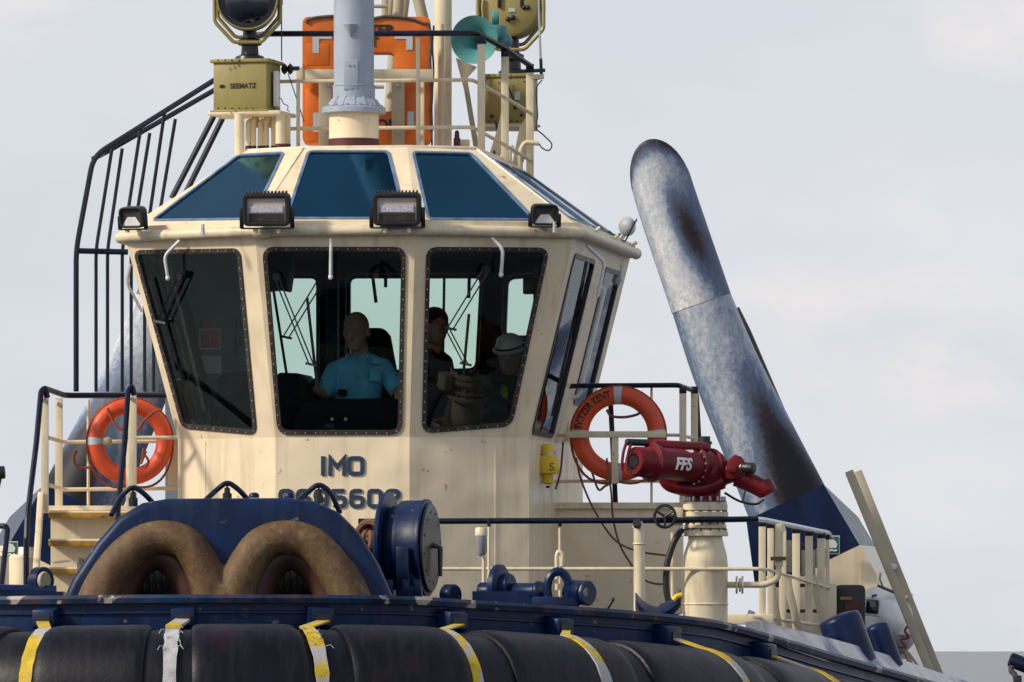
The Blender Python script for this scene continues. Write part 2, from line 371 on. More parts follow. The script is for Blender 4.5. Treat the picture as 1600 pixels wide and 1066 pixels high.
XA, YA, ZA = Vector((1,0,0)), Vector((0,1,0)), Vector((0,0,1))

# ================================================================== SETTING: water
mb = MB(); mb.add([(-9000,-600,0),(9000,-600,0),(9000,15000,0),(-9000,15000,0)], [(0,1,2,3)])
wm = bpy.data.materials.new('water'); wm.use_nodes = True; b = wm.node_tree.nodes['Principled BSDF']
b.inputs['Base Color'].default_value = (.045,.048,.055,1); b.inputs['Roughness'].default_value = .25; b.inputs['IOR'].default_value = 1.33
tn = wm.node_tree.nodes.new('ShaderNodeTexNoise'); tn.inputs['Scale'].default_value = .5; tn.inputs['Detail'].default_value = 5
gg = wm.node_tree.nodes.new('ShaderNodeNewGeometry'); bb = wm.node_tree.nodes.new('ShaderNodeBump'); bb.inputs['Strength'].default_value = .22; bb.inputs['Distance'].default_value = .4
wm.node_tree.links.new(gg.outputs['Position'], tn.inputs['Vector']); wm.node_tree.links.new(tn.outputs[0], bb.inputs['Height']); wm.node_tree.links.new(bb.outputs[0], b.inputs['Normal'])
MATS['water'] = wm
mb.build('water', 'water', kind='structure')

# ================================================================== HULL
def spline(pts, n=12):
    """Catmull-Rom through 3-D points"""
    pts = [Vector(p) for p in pts]; q = [pts[0]*2-pts[1]]+pts+[pts[-1]*2-pts[-2]]; o = []
    for i in range(1, len(q)-2):
        for j in range(n):
            t = j/n; a, b, c, d = q[i-1:i+3]
            o.append(.5*((2*b)+(c-a)*t+(2*a-5*b+4*c-d)*t*t+(3*b-a-3*c+d)*t**3))
    o.append(pts[-1]); return o
def sweep(mb, path, section, closed_sec=True):
    """section: list of (out, up); out = horizontal normal pointing off the boat (towards the camera side)"""
    N = len(path); n = len(section); vs = []; fs = []
    for i, p in enumerate(path):
        t = path[min(i+1, N-1)]-path[max(i-1, 0)]; t.z = 0; t.normalize(); o = Vector((t.y, -t.x, 0))
        for a, u in section: vs.append(p + o*a + ZA*u)
    for i in range(N-1):
        for j in range(n if closed_sec else n-1): fs.append((i*n+j, i*n+(j+1) % n, (i+1)*n+(j+1) % n, (i+1)*n+j))
    if closed_sec: fs += [tuple(range(n)), tuple((N-1)*n+j for j in range(n-1, -1, -1))]
    mb.add(vs, fs)
hull = thing('tugboat_hull', 'dark blue bow of the tug with scuffed bulwark above the fender', 'hull', P(350, 1015, -6)-ZA*4)
bw = spline(PX([(-260,936,-5.6),(-130,934,-6.5),(0,932,-7.0),(160,930,-7.25),(350,929,-7.3),(610,931,-6.9),(750,939,-6.4),(940,951,-5.5),(1060,962,-4.7),(1130,973,-4.0),(1230,1001,-2.9),(1300,1022,-1.8),(1400,1050,0),(1500,1078,2.2),(1600,1100,4.8)]), 8)
mb = MB(); sweep(mb, bw, [(0,-.02),(0,-.42),(-.25,-1.2),(-.9,-3.6),(-1.1,-3.6),(-.42,-1.2),(-.12,-.42),(-.12,-.02)]); mb.build('bulwark', 'navy_worn', hull)
mb = MB(); sweep(mb, bw, [(.045,.0),(.06,-.025),(.05,-.06),(-.20,-.06),(-.20,-.012),(-.19,0)]); mb.build('cap_rail', 'navy_edge', hull)
mb = MB(); sweep(mb, bw, [(.004,-.115),(.022,-.12),(.022,-.135),(.004,-.14)]); mb.build('bulwark_moulding', 'navy', hull)
dk = [p-ZA*.95 for p in bw]; mb = MB()
o = len(dk); mb.add(dk+[P(1600,1015,9)-ZA*.6, P(-260,1015,9)-ZA*.6], [tuple(range(o+2))]); mb.build('deck', 'navy_worn', hull)
# pale covering plate on the port side
A = spline(PX([(1165,978,-3.7),(1250,1010,-2.7),(1350,1043,-.9),(1450,1075,1.0),(1560,1105,3.4)]), 6)
B_ = spline(PX([(1185,976,-3.55),(1300,1004,-1.5),(1390,1030,.5),(1485,1062,2.5),(1600,1096,5)]), 6)
mb = MB(); n = len(A); mb.add([p+ZA*.03 for p in A]+[p+ZA*.03 for p in B_]+[p-ZA*.05 for p in A]+[p-ZA*.05 for p in B_],
   [(i,i+1,n+i+1,n+i) for i in range(n-1)]+[(2*n+i,3*n+i,3*n+i+1,2*n+i+1) for i in range(n-1)]+[(i,2*n+i,2*n+i+1,i+1) for i in range(n-1)]+[(n+i,n+i+1,3*n+i+1,3*n+i) for i in range(n-1)]+[(0,n,3*n,2*n)])
mb.build('covering_plate', 'pale_deck', hull)

# bow fender
fpath = spline(PX([(-260,985,-6.2),(-130,982,-7.1),(0,979,-7.65),(160,977,-7.9),(350,975,-7.95),(610,977,-7.55),(750,984,-7.05),(940,998,-6.1),(1060,1010,-5.3),(1140,1021,-4.55),(1240,1042,-3.4),(1330,1068,-2.2),(1450,1100,-.2),(1560,1130,2)]), 16)
FR = .50
fpath = [p - ZA*FR for p in fpath]
def sx_(p): return 800 + p.x/(k_(p.y))
fend = thing('bow_fender', 'black rubber bow fender of large cylinders lashed with yellow straps', 'fender', P(350,1015,-8)-ZA*2)
MB().tube(fpath, FR*.92, 28).build('inner_tube', 'rubber', fend)
for a, b in [(-250,-85),(-60,24),(83,241),(299,457),(519,679),(738,926),(948,1122),(1150,1268),(1290,1400),(1420,1540)]:
    seg = [p for p in fpath if a <= sx_(p) <= b]
    def at(xp):
        for i in range(len(fpath)-1):
            u, v = sx_(fpath[i]), sx_(fpath[i+1])
            if u <= xp <= v: return fpath[i].lerp(fpath[i+1], (xp-u)/(v-u))
    seg = [at(a), at(a+1.5), at(a+6), at(a+14)] + [p for p in seg if a+18 < sx_(p) < b-18] + [at(b-14), at(b-6), at(b-1.5), at(b)]
    rs = [FR*.86, FR*.955, FR*.988, FR] + [FR]*(len(seg)-8) + [FR, FR*.988, FR*.955, FR*.86]
    MB().tube(seg, rs, 40).build('rubber_cylinder', 'rubber', fend)
def frame_at(xp):
    p = at(xp); q = at(xp+6); t = (q-p); t.z = 0; t.normalize(); return p, t, Vector((t.y, -t.x, 0))
def bw_at(xp):
    for i in range(len(bw)-1):
        u, v = sx_(bw[i]), sx_(bw[i+1])
        if u <= xp <= v:
            t = bw[i+1]-bw[i]; t.z = 0; t.normalize(); return bw[i].lerp(bw[i+1], (xp-u)/(v-u)), t, Vector((t.y, -t.x, 0))
straps = [(78,76,'strap'),(287,272,'strap_mid'),(495,474,'strap'),(696,682,'strap'),(862,872,'strap'),(1030,1085,'strap'),(1180,1246,'strap')]
for i, (xb, xf, mt) in enumerate(straps):
    b0, bt, bn = bw_at(xb); c, t, n = frame_at(xf); wd = .10
    # bracket on the bulwark: hood with a dark slot
    mb = MB(); O = b0 - ZA*.075
    q = [O+bn*.002, O+bn*.15-ZA*.03, O+bn*.15-ZA*.16, O+bn*.002-ZA*.20]
    mb.prism([p - bt*.085 for p in q], bt*.17); br = mb.build('strap_bracket', 'navy', hull, bevel=.012)
    MB().box(O+bn*.153-ZA*.105, .115, .02, .075, Matrix(((bt.x,-bt.y,0),(bt.y,bt.x,0),(0,0,1)))).build('slot', 'black_metal', br)
    pts = [O+bn*.155-ZA*.11]
    for j in range(0, 15):
        th = R(8+8*j); pts.append(c + t*(.0 + .010*j*(0 if abs(xb-xf) < 8 else 0)) + (ZA*math.cos(th)+n*math.sin(th))*(FR*(.955 if i < 4 else 1.0)+.012))
    mb = MB(); vs = []
    for j, p in enumerate(pts):
        jit = random.uniform(-.006, .006)
        vs += [p - t*(wd/2+jit), p + t*(wd/2+jit)]
    nn = len(pts); dn = [(pts[min(j+1,nn-1)]-pts[max(j-1,0)]).normalized().cross(t).normalized()*.012 for j in range(nn)]
    vs2 = []
    for j in range(nn): s_ = 1 if dn[j].dot(n+ZA) < 0 else -1; vs2 += [vs[2*j]+dn[j]*s_, vs[2*j+1]+dn[j]*s_]
    m2 = 2*nn; fs = []
    for j in range(nn-1):
        a = 2*j; fs += [(a,a+1,a+3,a+2),(m2+a,m2+a+2,m2+a+3,m2+a+1),(a,a+2,m2+a+2,m2+a),(a+1,m2+a+1,m2+a+3,a+3)]
    mb.add(vs+vs2, fs)
    st = mb.build('strap', 'strap_white' if mt == 'strap_mid' else 'strap', fend, label='frayed grey fender strap, yellow only at its bracket' if mt == 'strap_mid' else None)
    if mt == 'strap_mid' :
        mb = MB(); mb.bar(pts[0], pts[2]+(n+ZA)*.01, .105, .02, up=n+ZA); mb.build('yellow_end', 'strap', st)
    if i in (1, 2):      # frayed threads
        mb = MB()
        for q in range(9):
            p = pts[3+q % 4] + t*(wd/2)*random.choice((-1, 1)) + (n+ZA)*.015
            d = t*random.choice((-1,1))*random.uniform(.02,.07)+ZA*random.uniform(-.06,.04)+n*.02
            mb.tube([p, p+d*.5+ZA*.006, p+d*.8-ZA*.02], .0032, 5)
        mb.build('frayed_threads', 'strap_white', st, kind='stuff')

# ================================================================== WHEELHOUSE
Zs, Zt = CZ+(HY-683)/S, CZ+(HY-375)/S          # sill and window-head heights
wh = thing('wheelhouse', 'cream steel wheelhouse with leaning dark windows and sloped blue roof panes', 'wheelhouse', Bf(0,1.8,3.2))
H = Zt-Zs
# lower plan
low = [(-1.478,.48),(-.56,0),(.56,0),(1.478,.48),(1.478,3.5),(-1.478,3.5)]
ph = math.atan2(.48, .918)
planes = {}     # name: (origin, outward normal incl. lean) ; bottom line through origin at Zs
def mkplane(p_uv, n_uv, d):
    o = Bf(p_uv[0], p_uv[1], Zs); nh = Bd(*n_uv).normalized(); up = (nh*d + ZA*H).normalized()
    side = ZA.cross(nh).normalized(); n = side.cross(up).normalized()
    if n.dot(nh) < 0: n = -n
    return o, n
planes['front'] = mkplane((0,0), (0,-1), .34)
planes['left'] = mkplane((-.56,0), (-math.sin(ph),-math.cos(ph)), .35)
planes['right'] = mkplane((.56,0), (math.sin(ph),-math.cos(ph)), .35)
planes['sideL'] = mkplane((-1.478,1), (-1,0), .394); planes['sideR'] = mkplane((1.478,1), (1,0), .394)
planes['rear'] = mkplane((0,3.5), (0,1), .10)
def meet(a, b, z):      # point of two wall planes at height z
    (o1, n1), (o2, n2) = planes[a], planes[b]
    A = Matrix(((n1.x, n1.y), (n2.x, n2.y))); r = Vector((n1.dot(o1)-n1.z*z, n2.dot(o2)-n2.z*z)); s = A.inverted() @ r
    return Vector((s.x, s.y, z))
order = ['rear', 'sideL', 'left', 'front', 'right', 'sideR']
def facet(i, z): return meet(order[i-1], order[i], z), meet(order[i], order[(i+1) % 6], z)
def basis(pl):
    o, n = planes[pl]; U = ZA.cross(n).normalized(); V = n.cross(U).normalized(); return o, U, V, n
def to2(pl, p): o, U, V, n = basis(pl); d = p-o; return (d.dot(U), d.dot(V))
def pxwin(pl, pts): o, n = planes[pl]; return [to2(pl, onplane(x, y, o, n)) for x, y in pts]
wins = {
 'left': [([(211,393),(374,390),(400,677),(286,667)], .07)],
 'front': [([(412,388),(632,388),(626,677),(436,677)], .09)],
 'right': [([(668,388),(856,389),(798,664),(661,675)], .09)],
 'rear': [([(374,430),(500,430),(500,600),(392,590)], .09), ([(543,430),(756,430),(748,581),(543,585)], .09), ([(790,432),(850,428),(838,530),(786,530)], .09)],
}
win2 = {}
for pl, L_ in wins.items(): win2[pl] = [rloop(pxwin(pl, q), r) for q, r in L_]
def sidewin(pl, v0, v1, z0, z1, r):
    o, U, V, n = basis(pl); pts = []
    for v, z in ((v0,z0),(v1,z0),(v1,z1),(v0,z1)):
        t = (z-Zs)/H; u = (1.478+.394*t)*(1 if pl == 'sideR' else -1); pts.append(to2(pl, Bf(u, v, z)))
    return rloop(pts, r)
win2['sideR'] = [sidewin('sideR', .55, 1.70, Zs+.04, Zt-.1, .09), sidewin('sideR', 2.35, 3.25, Zs+.35, Zt-.12, .09)]
win2['sideL'] = [sidewin('sideL', .75, 1.7, Zs+.04, Zt-.1, .06)]
for i, pl in enumerate(order):
    o, U, V, n = basis(pl)
    b0, b1 = facet(i, Zs); t0, t1 = facet(i, Zt+.07)
    outer = [to2(pl, p) for p in (b0, b1, t1, t0)]
    MB().plate(outer, win2[pl], o, U, V, n, -.055, 0).build('wall_panel', 'cream', wh, ang=25)
    b0, b1 = facet(i, Zs-.02); t0, t1 = facet(i, Zt+.05)
    outer2 = inset([to2(pl, p) for p in (b0, b1, t1, t0)], .03)
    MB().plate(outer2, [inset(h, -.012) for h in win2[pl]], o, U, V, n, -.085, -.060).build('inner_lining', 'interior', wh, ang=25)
    for hnum, h in enumerate(win2[pl]):
        if pl in ('left', 'front', 'right'):
            fr = MB().plate(inset(h, -.012), [inset(h, .024)], o, U, V, n, -.02, .012).build('window_frame', 'frame_bronze', wh, ang=25)
            mb = MB(); hh = inset(h, .003); acc = 0
            for q in range(len(hh)):
                a, b_ = Vector(hh[q]), Vector(hh[(q+1) % len(hh)]); L_ = (b_-a).length; s_ = .07-acc
                while s_ < L_:
                    c2 = a+(b_-a)*(s_/L_); c3 = o+U*c2.x+V*c2.y+n*.012; mb.cyl(c3-n*.004, c3+n*.005, .0065, .005, 6); s_ += .085
                acc = (acc+L_) % .085
            mb.build('frame_screws', 'beige', fr, kind='stuff')
            mb = MB(); mb.plate(inset(h, .02), [], o, U, V, n, -.012, -.011); mb.build('pane', 'glass', wh)
        else:
            MB().plate(inset(h, -.01), [inset(h, .03)], o, U, V, n, -.03, .010).build('window_frame', 'black_metal', wh, ang=25)
            MB().plate(inset(h, .025), [], o, U, V, n, -.012, -.011).build('pane', 'glass_rear' if pl == 'rear' else 'glass_side', wh)
# lower vertical walls
Zd = 2.9
for i in range(6):
    a = low[i]; b_ = low[(i+1) % 6]
    mb = MB(); pa, pb = Bf(*a, Zs+.004), Bf(*b_, Zs+.004); nn = (pb-pa).cross(ZA).normalized()
    if nn.dot(Bf(0,1.7,Zs)-pa) > 0: nn = -nn
    mb.prism([pa, pb, pb-ZA*(Zs-Zd), pa-ZA*(Zs-Zd)], -nn*.04); mb.build('lower_wall', 'cream', wh)
# weld seam strips on lower walls
for (pxx, y0, y1) in ((321,690,775),(757,690,925)):
    pl = None
for s_ in (-1, 1):
    p = Bf(s_*1.22, .345, 0); nn = Bd(s_*math.sin(ph), -math.cos(ph))
    MB().bar(p+nn*.001+ZA*Zd, p+nn*.001+ZA*(Zs-.02), .012, .006, up=nn).build('weld_seam', 'cream', wh)
# floor, ceiling and interior header
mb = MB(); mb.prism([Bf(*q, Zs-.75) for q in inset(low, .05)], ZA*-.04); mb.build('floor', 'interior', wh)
vis = [(-1.93,.30),(-.68,-.38),(.68,-.38),(1.93,.30),(1.93,3.55),(-1.93,3.55)]
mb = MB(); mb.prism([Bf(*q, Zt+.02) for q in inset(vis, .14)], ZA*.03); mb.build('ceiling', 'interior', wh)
# roof: fascia, sloped facets with panes, flat top
Zf, Zr = Zt+.14, CZ+(HY-229)/S*1.008
top = [(-.98,.89),(-.436,.62),(.436,.62),(.98,.89),(.98,3.0),(-.98,3.0)]
mb = MB()
for i in range(6):
    j = (i+1) % 6
    mb.add([Bf(*vis[i],Zt+.02),Bf(*vis[j],Zt+.02),Bf(*vis[j],Zf),Bf(*vis[i],Zf)], [(0,1,2,3)])
mb.add([Bf(*q,Zt+.021) for q in vis]+[Bf(*q,Zt+.021) for q in inset(vis,.16)], [(i,(i+1)%6,6+(i+1)%6,6+i) for i in range(6)])
mb.build('roof_fascia', 'cream', wh, recalc=True)
vis2 = inset(vis, .02)
mb = MB(); mb.add([Bf(*q,Zf+.0) for q in vis]+[Bf(*q,Zf+.001) for q in inset(vis,.06)], [(i,(i+1)%6,6+(i+1)%6,6+i) for i in range(6)]); mb.build('roof_ledge', 'cream', wh)
vis2 = inset(vis, .05)
rw = {1: [(238,345),(373,243),(444,239),(394,343)], 2: [(447,342),(482,237),(607,237),(634,342)], 3: [(669,343),(645,238),(736,240),(836,344)]}
for i in range(6):
    j = (i+1) % 6
    b0, b1, t1, t0 = Bf(*vis2[i],Zf-.01), Bf(*vis2[j],Zf-.01), Bf(*top[j],Zr), Bf(*top[i],Zr)
    U = (b1-b0).normalized(); n = U.cross(t0-b0).normalized()
    if n.z < 0: n = -n
    V = n.cross(U).normalized(); to = lambda p: ((p-b0).dot(U), (p-b0).dot(V))
    outer = [to(p) for p in (b0, b1, t1, t0)]; hl = []
    # rows of vis: 0 left-front,1 front,2 right-front,3 right side,4 rear,5 left side
    key = {0:1, 1:2, 2:3}.get(i)
    if key: hl = [rloop([to(onplane(x, y, b0, n)) for x, y in rw[key]], .05)]
    elif i == 3: hl = [rloop([(.35,.12),(1.4,.12),(1.3,outer[2][1]*.86),(.55,outer[2][1]*.86)], .04), rloop([(1.6,.12),(2.6,.12),(2.4,outer[2][1]*.86),(1.6,outer[2][1]*.86)], .04)]
    pts3 = outer
    MB().plate(outer, hl, b0, U, V, n, -.045, 0).build('roof_panel', 'cream', wh, ang=25)
    for h in hl:
        MB().plate(inset(h, -.010), [inset(h, .014)], b0, U, V, n, -.02, .010).build('roof_window_frame', 'trim_blue', wh, ang=25)
        MB().plate(inset(h, .010), [], b0, U, V, n, -.012, -.004).build('roof_window', 'roof_glass', wh)
mb = MB(); mb.prism([Bf(*q, Zr-.012) for q in top], ZA*.03); mb.build('roof_top', 'cream', wh, bevel=.012)
# visor pipe
vp = inset(vis, -.03); zp = Zt+.055
path = [Bf(vp[5][0], 3.4, zp), Bf(*vp[0], zp), Bf(*vp[1], zp), Bf(*vp[2], zp), Bf(*vp[3], zp), Bf(vp[4][0], 3.45, zp)]
vpipe = MB().tube(rnd(path, .16, 6), .045, 14).build('spray_pipe', 'cream_rail', wh)
for p in (path[0], path[-1]): MB().ell(p, .05, .05, .05).build('pipe_end', 'cream_rail', vpipe)
c = path[2].lerp(path[3], .07); MB().cyl(c-Bd(.07,0), c+Bd(.07,0), .06).build('pipe_coupling', 'cream_rail', vpipe, bevel=.01)
for x, y in ((317,356),(519,352),(866,352)):
    o, n = planes['front']; q = P(x, y, -.3); MB().cyl(q-ZA*.06, q+ZA*.03, .018, .012, 8).build('pipe_stud', 'steel', vpipe)
for f in (.25, .6, .95):
    q = path[4].lerp(path[5], f); MB().tube([q, q+ZA*.07, q+ZA*.09+Bd(.03,0)], .017, 8).build('pipe_stud', 'cream_rail', vpipe)
# spray nozzles (bent pipes hanging over the panes)
def off(pl, x, y, d): o, n = planes[pl]; return onplane(x, y, o, n)+n*d
for pl, pts in (('left', [(288,374,.06),(271,396,.12),(274,431,.10)]), ('front', [(519,372,.07),(521,385,.12),(520,430,.10)]), ('right', [(764,370,.07),(779,385,.12),(777,426,.10)])):
    MB().tube(rnd([off(pl, *q) for q in pts], .05), .014, 8).ell(off(pl, *pts[-1]), .02,.02,.025,8,6).build('spray_nozzle', 'white', wh)
q = Bf(1.478+.42, .75, Zt-.02); MB().tube(rnd([q+Bd(.02,0), q+Bd(.16,.1,-.14), q+Bd(.1,.1,-.42)], .05), .014, 8).build('spray_nozzle', 'white', wh)
q = Bf(-1.478-.42, .55, Zt-.15); MB().tube(rnd([q, q+Bd(-.03,.0,-.16), q+Bd(.10,.0,-.40)], .05), .012, 8).build('spray_nozzle', 'steel', wh)
# wipers
def wiper(pl, pv, en, ba, bb_, d=.05, w_=.012):
    mb = MB(); off2 = 8
    mb.bar(off(pl, pv[0], pv[1], d), off(pl, en[0], en[1], d), w_, .012); mb.bar(off(pl, pv[0]+off2, pv[1]+3, d), off(pl, en[0]+off2, en[1]+3, d), w_, .012)
    mb.bar(off(pl, en[0]-5, en[1], d), off(pl, en[0]+13, en[1]+4, d), .02, .02)
    mb.bar(off(pl, ba[0], ba[1], d-.02), off(pl, bb_[0], bb_[1], d-.02), .024, .02)
    q = off(pl, pv[0]+4, pv[1], d*.4); mb.cyl(q, q+planes[pl][1]*.05, .035, .03, 10)
    return mb.build('wiper', 'black_metal', wh)
wiper('front', (430,432), (484,566), (481,465), (497,606))
wiper('left', (284,430), (252,500), (236,435), (279,588))
wiper('right', (752,420), (697,510), (731,490), (722,588))
wiper('rear', (495,436), (441,524), (424,440), (449,600), d=.06)
wiper('rear', (690,505), (722,566), (693,430), (691,560), d=.06)
for a, b_ in (((580,425),(586,472)),((601,400),(601,448)),((732,425),(731,465))):
    MB().bar(off('rear', *a, .05), off('rear', *b_, .05), .03, .02).build('wiper', 'black_metal', wh)
def spt(v, z, d): t = (z-Zs)/H; return Bf(1.478+.394*t+d, v, z)
mb = MB(); mb.bar(spt(.85,Zt-.15,.06), spt(1.05,Zs+.85,.06), .014,.014); mb.bar(spt(.95,Zt-.15,.06), spt(1.15,Zs+.85,.06), .014,.014); mb.bar(spt(1.0,Zt-.35,.05), spt(1.1,Zs+.2,.05), .026,.02); mb.build('wiper', 'black_metal', wh)
# side fittings: grab rail, camera dome bracket
MB().tube(rnd([spt(2.05,Zt-.3,.02), spt(2.05,Zt-.32,.09), spt(2.05,Zs+.4,.09), spt(2.05,Zs+.38,.02)], .04), .016, 8).build('grab_rail', 'white', wh)
MB().box(spt(2.0,Zs-.1,-.03), .04, .6, 1.2).build('side_door', 'cream', wh, bevel=.02)
# lettering on the front wall
o0 = Bf(0,0,0); Uf = Bd(1,0); nf = Bd(0,-1)
# welded block lettering, one raised stroke ribbon per glyph
SIX = [(.64,.94),(.52,1),(.20,1),(.05,.92),(0,.76),(0,.22),(.06,.06),(.20,0),(.50,0),(.64,.06),(.70,.22),(.70,.38),(.64,.52),(.50,.58),(.20,.58),(.08,.55)]
GLY = {'I': [(.35,-.13),(.35,1.13)], 'M': [(-.02,-.13),(-.02,1.0),(.35,.42),(.72,1.0),(.72,-.13)], '6': SIX, '9': [(.7-x, 1-y) for x, y in SIX],
  'O': [(.35,0),(.14,0),(.04,.06),(0,.2),(0,.8),(.04,.94),(.14,1),(.56,1),(.66,.94),(.7,.8),(.7,.2),(.66,.06),(.56,0),(.349,0)],
  '5': [(.66,1),(.04,1),(.02,.56),(.50,.58),(.64,.52),(.70,.38),(.70,.20),(.64,.06),(.50,0),(.16,0),(.02,.08)],
  '2': [(.0,.78),(.06,.94),(.20,1),(.50,1),(.64,.94),(.70,.78),(.64,.60),(.02,.10),(.0,0),(.72,0)]}
GLY['0'] = GLY['O']
def stroke_word(txt, xs, ymid, hpx, wpx):
    for ch, xc in zip(txt, xs):
        base = onplane(xc, ymid, o0, nf); hh_ = hpx/S; ww_ = wpx/S/.7; pts = [Vector(((x-.35)*ww_, (y-.5)*hh_)) for x, y in GLY[ch]]
        half = .0165; lf, rg = [], []
        for q in range(len(pts)):
            e1 = (pts[q]-pts[q-1]).normalized() if q > 0 else (pts[1]-pts[0]).normalized(); e2 = (pts[q+1]-pts[q]).normalized() if q < len(pts)-1 else e1
            t_ = (e1+e2).normalized(); nn_ = Vector((-t_.y, t_.x)); sc_ = half/max(.45, nn_.dot(Vector((-e1.y, e1.x))))
            lf.append(pts[q]+nn_*sc_); rg.append(pts[q]-nn_*sc_)
        m_ = len(pts); W3 = lambda p, d: base + Uf*p.x + ZA*p.y + nf*d
        vs = [W3(p, .014) for p in lf]+[W3(p, .014) for p in rg]+[W3(p, .001) for p in lf]+[W3(p, .001) for p in rg]; fs = []
        for q in range(m_-1): fs += [(q,q+1,m_+q+1,m_+q),(2*m_+q,3*m_+q,3*m_+q+1,2*m_+q+1),(q,2*m_+q,2*m_+q+1,q+1),(m_+q,m_+q+1,3*m_+q+1,3*m_+q)]
        fs += [(0,m_,3*m_,2*m_),(m_-1,3*m_-1,4*m_-1,2*m_-1)]
        mb = MB(); mb.add(vs, fs); mb.build('lettering', 'text_navy', wh, ang=30)
stroke_word('IMO', (505,527,556), 728, 24, 21)
stroke_word('9695602', (447,474.5,502,530,558,586,614), 779, 24, 18)

# ------------------------------------------------ inside the wheelhouse
def loc_v(xp, yp, v): o, n = Bf(0, v, 5), Bd(0, -1); return onplane(xp, yp, o, n)
MB().bbox(loc_v(322, 560, 2.0)+ZA*-.1, .70, .05, 2.2).build('cabinet_panel', 'cabinet_grey', wh)
sg = thing('fire_hose_sign', 'red and white fire sign inside the left window', 'sign', loc_v(328,548,1.95))
MB().bbox(loc_v(328,530,1.95), .19, .012, .18).build('board', 'paper', sg)
for dx in (-.04, .045): MB().bbox(loc_v(328,530,1.94)+Bd(dx,0), .075, .008, .15).build('pictogram', 'sign_red', sg)
MB().bbox(loc_v(326,507,1.95), .12, .012, .06).build('header', 'sign_red', sg)
pp = thing('paper_notice', 'pale sheet pinned below the fire sign inside the left window', 'notice', loc_v(327,582,1.95)); MB().bbox(loc_v(328,570,1.94), .2, .006, .15).build('sheet', 'paper', pp)
pp = thing('wall_switch', 'small pale switch plate left of the fire sign inside the left window', 'switch', loc_v(285,545,1.95)); MB().bbox(loc_v(285,533,1.94), .05, .01, .09).build('plate', 'paper', pp, bevel=.004)
tl = thing('radio_handset', 'black radio handset with curly cord at the left window edge', 'handset', loc_v(372,560,1.9))
MB().tube([loc_v(372,500,1.9), loc_v(373,520,1.9), loc_v(372,540,1.9)], [.03,.02,.03], 10).build('receiver', 'black_plastic', tl)
cp = [];
for i in range(90): a = i*.8; b0 = loc_v(380-10*(i/90)-6*math.sin(math.pi*i/90), 505+50*(i/90), 1.9); cp.append(b0+Vector((math.cos(a)*.014, math.sin(a)*.014, 0)))
MB().tube(cp, .004, 5).build('cord', 'black_plastic', tl)
# consoles and dashboards
def console(name, label, pts, v, depth, mt='console', bevel=.03):
    t = thing(name, label, 'console', loc_v(pts[0][0], max(p[1] for p in pts), v)); MB().prism([loc_v(x, y, v) for x, y in pts], Bd(0, depth)).build('body', mt, t, bevel=bevel); return t
c1 = console('helm_console', 'black steering console in front of the man in the blue shirt', [(470,624),(618,622),(640,720),(440,720)], .75, .45)
for x in (519, 540): MB().cyl(loc_v(x, 655, .745), loc_v(x, 655, .73), .014, n=10).build('button', 'paper', c1)
MB().prism([loc_v(x, y, .744) for x, y in ((507,662),(523,662),(523,669),(507,669))], Bd(0,-.006)).build('indicator', 'interior_panel', c1)
c2 = console('side_console', 'dark rounded control desk left of the seated man', [(432,582),(468,583),(478,600),(486,720),(432,720)], 1.0, .6)
MB().tube(rnd([loc_v(486,606,1.15), loc_v(490,596,1.2), loc_v(500,592,1.2)], .03), .02, 8).build('thruster_lever', 'black_plastic', c2)
c3 = console('radar_monitor', 'tilted black display housing behind the lower left window', [(337,640),(338,588),(352,582),(398,580),(398,720),(335,720)], .9, .35)
c4 = console('chart_desk', 'dark chart desk behind the lower right window', [(664,582),(735,580),(760,612),(800,640),(800,720),(664,720)], 1.6, .8)
MB().prism([loc_v(x, y, 1.56) for x, y in ((700,648),(745,628),(775,646),(735,662))], Bd(0,.02,.0)).build('paper_sheet', 'interior', c4)
mg = thing('mug', 'small metal mug on the ledge in the lower left window corner', 'mug', loc_v(312,664,.75)); MB().lathe([(.05,0),(.055,.01),(.055,.12),(.048,.12),(.046,.02)], loc_v(312,664,.75), n=18).build('body', 'interior_panel', mg)
MB().torus(loc_v(312,652,.75)+Bd(.06,0), Bd(0,1), .03, .007, 16, 6).build('handle', 'interior_panel', mg)
seat = thing('helm_chair', 'black high-backed helm chair behind the man in blue', 'chair', loc_v(580,720,2.0))
def shp(mbx, pts, v, dv): mbx.prism([loc_v(x, y, v) for x, y in pts], Bd(0, dv)); return mbx
shp(MB(), [(560,512),(598,512),(608,525),(622,600),(622,640),(545,640),(550,540)], 2.05, .14).build('backrest', 'dark_cloth', seat, bevel=.05, seg=3)
shp(MB(), [(530,640),(625,640),(625,655),(530,655)], 1.5, .6).build('seat', 'dark_cloth', seat, bevel=.03)
MB().cyl(loc_v(578,656,1.8), loc_v(578,780,1.8), .06).build('pedestal', 'black_metal', seat)
for x in (533, 622): shp(MB(), [(x-6,608),(x+6,608),(x+6,618),(x-6,618)], 1.45, .5).build('armrest', 'dark_cloth', seat, bevel=.015)

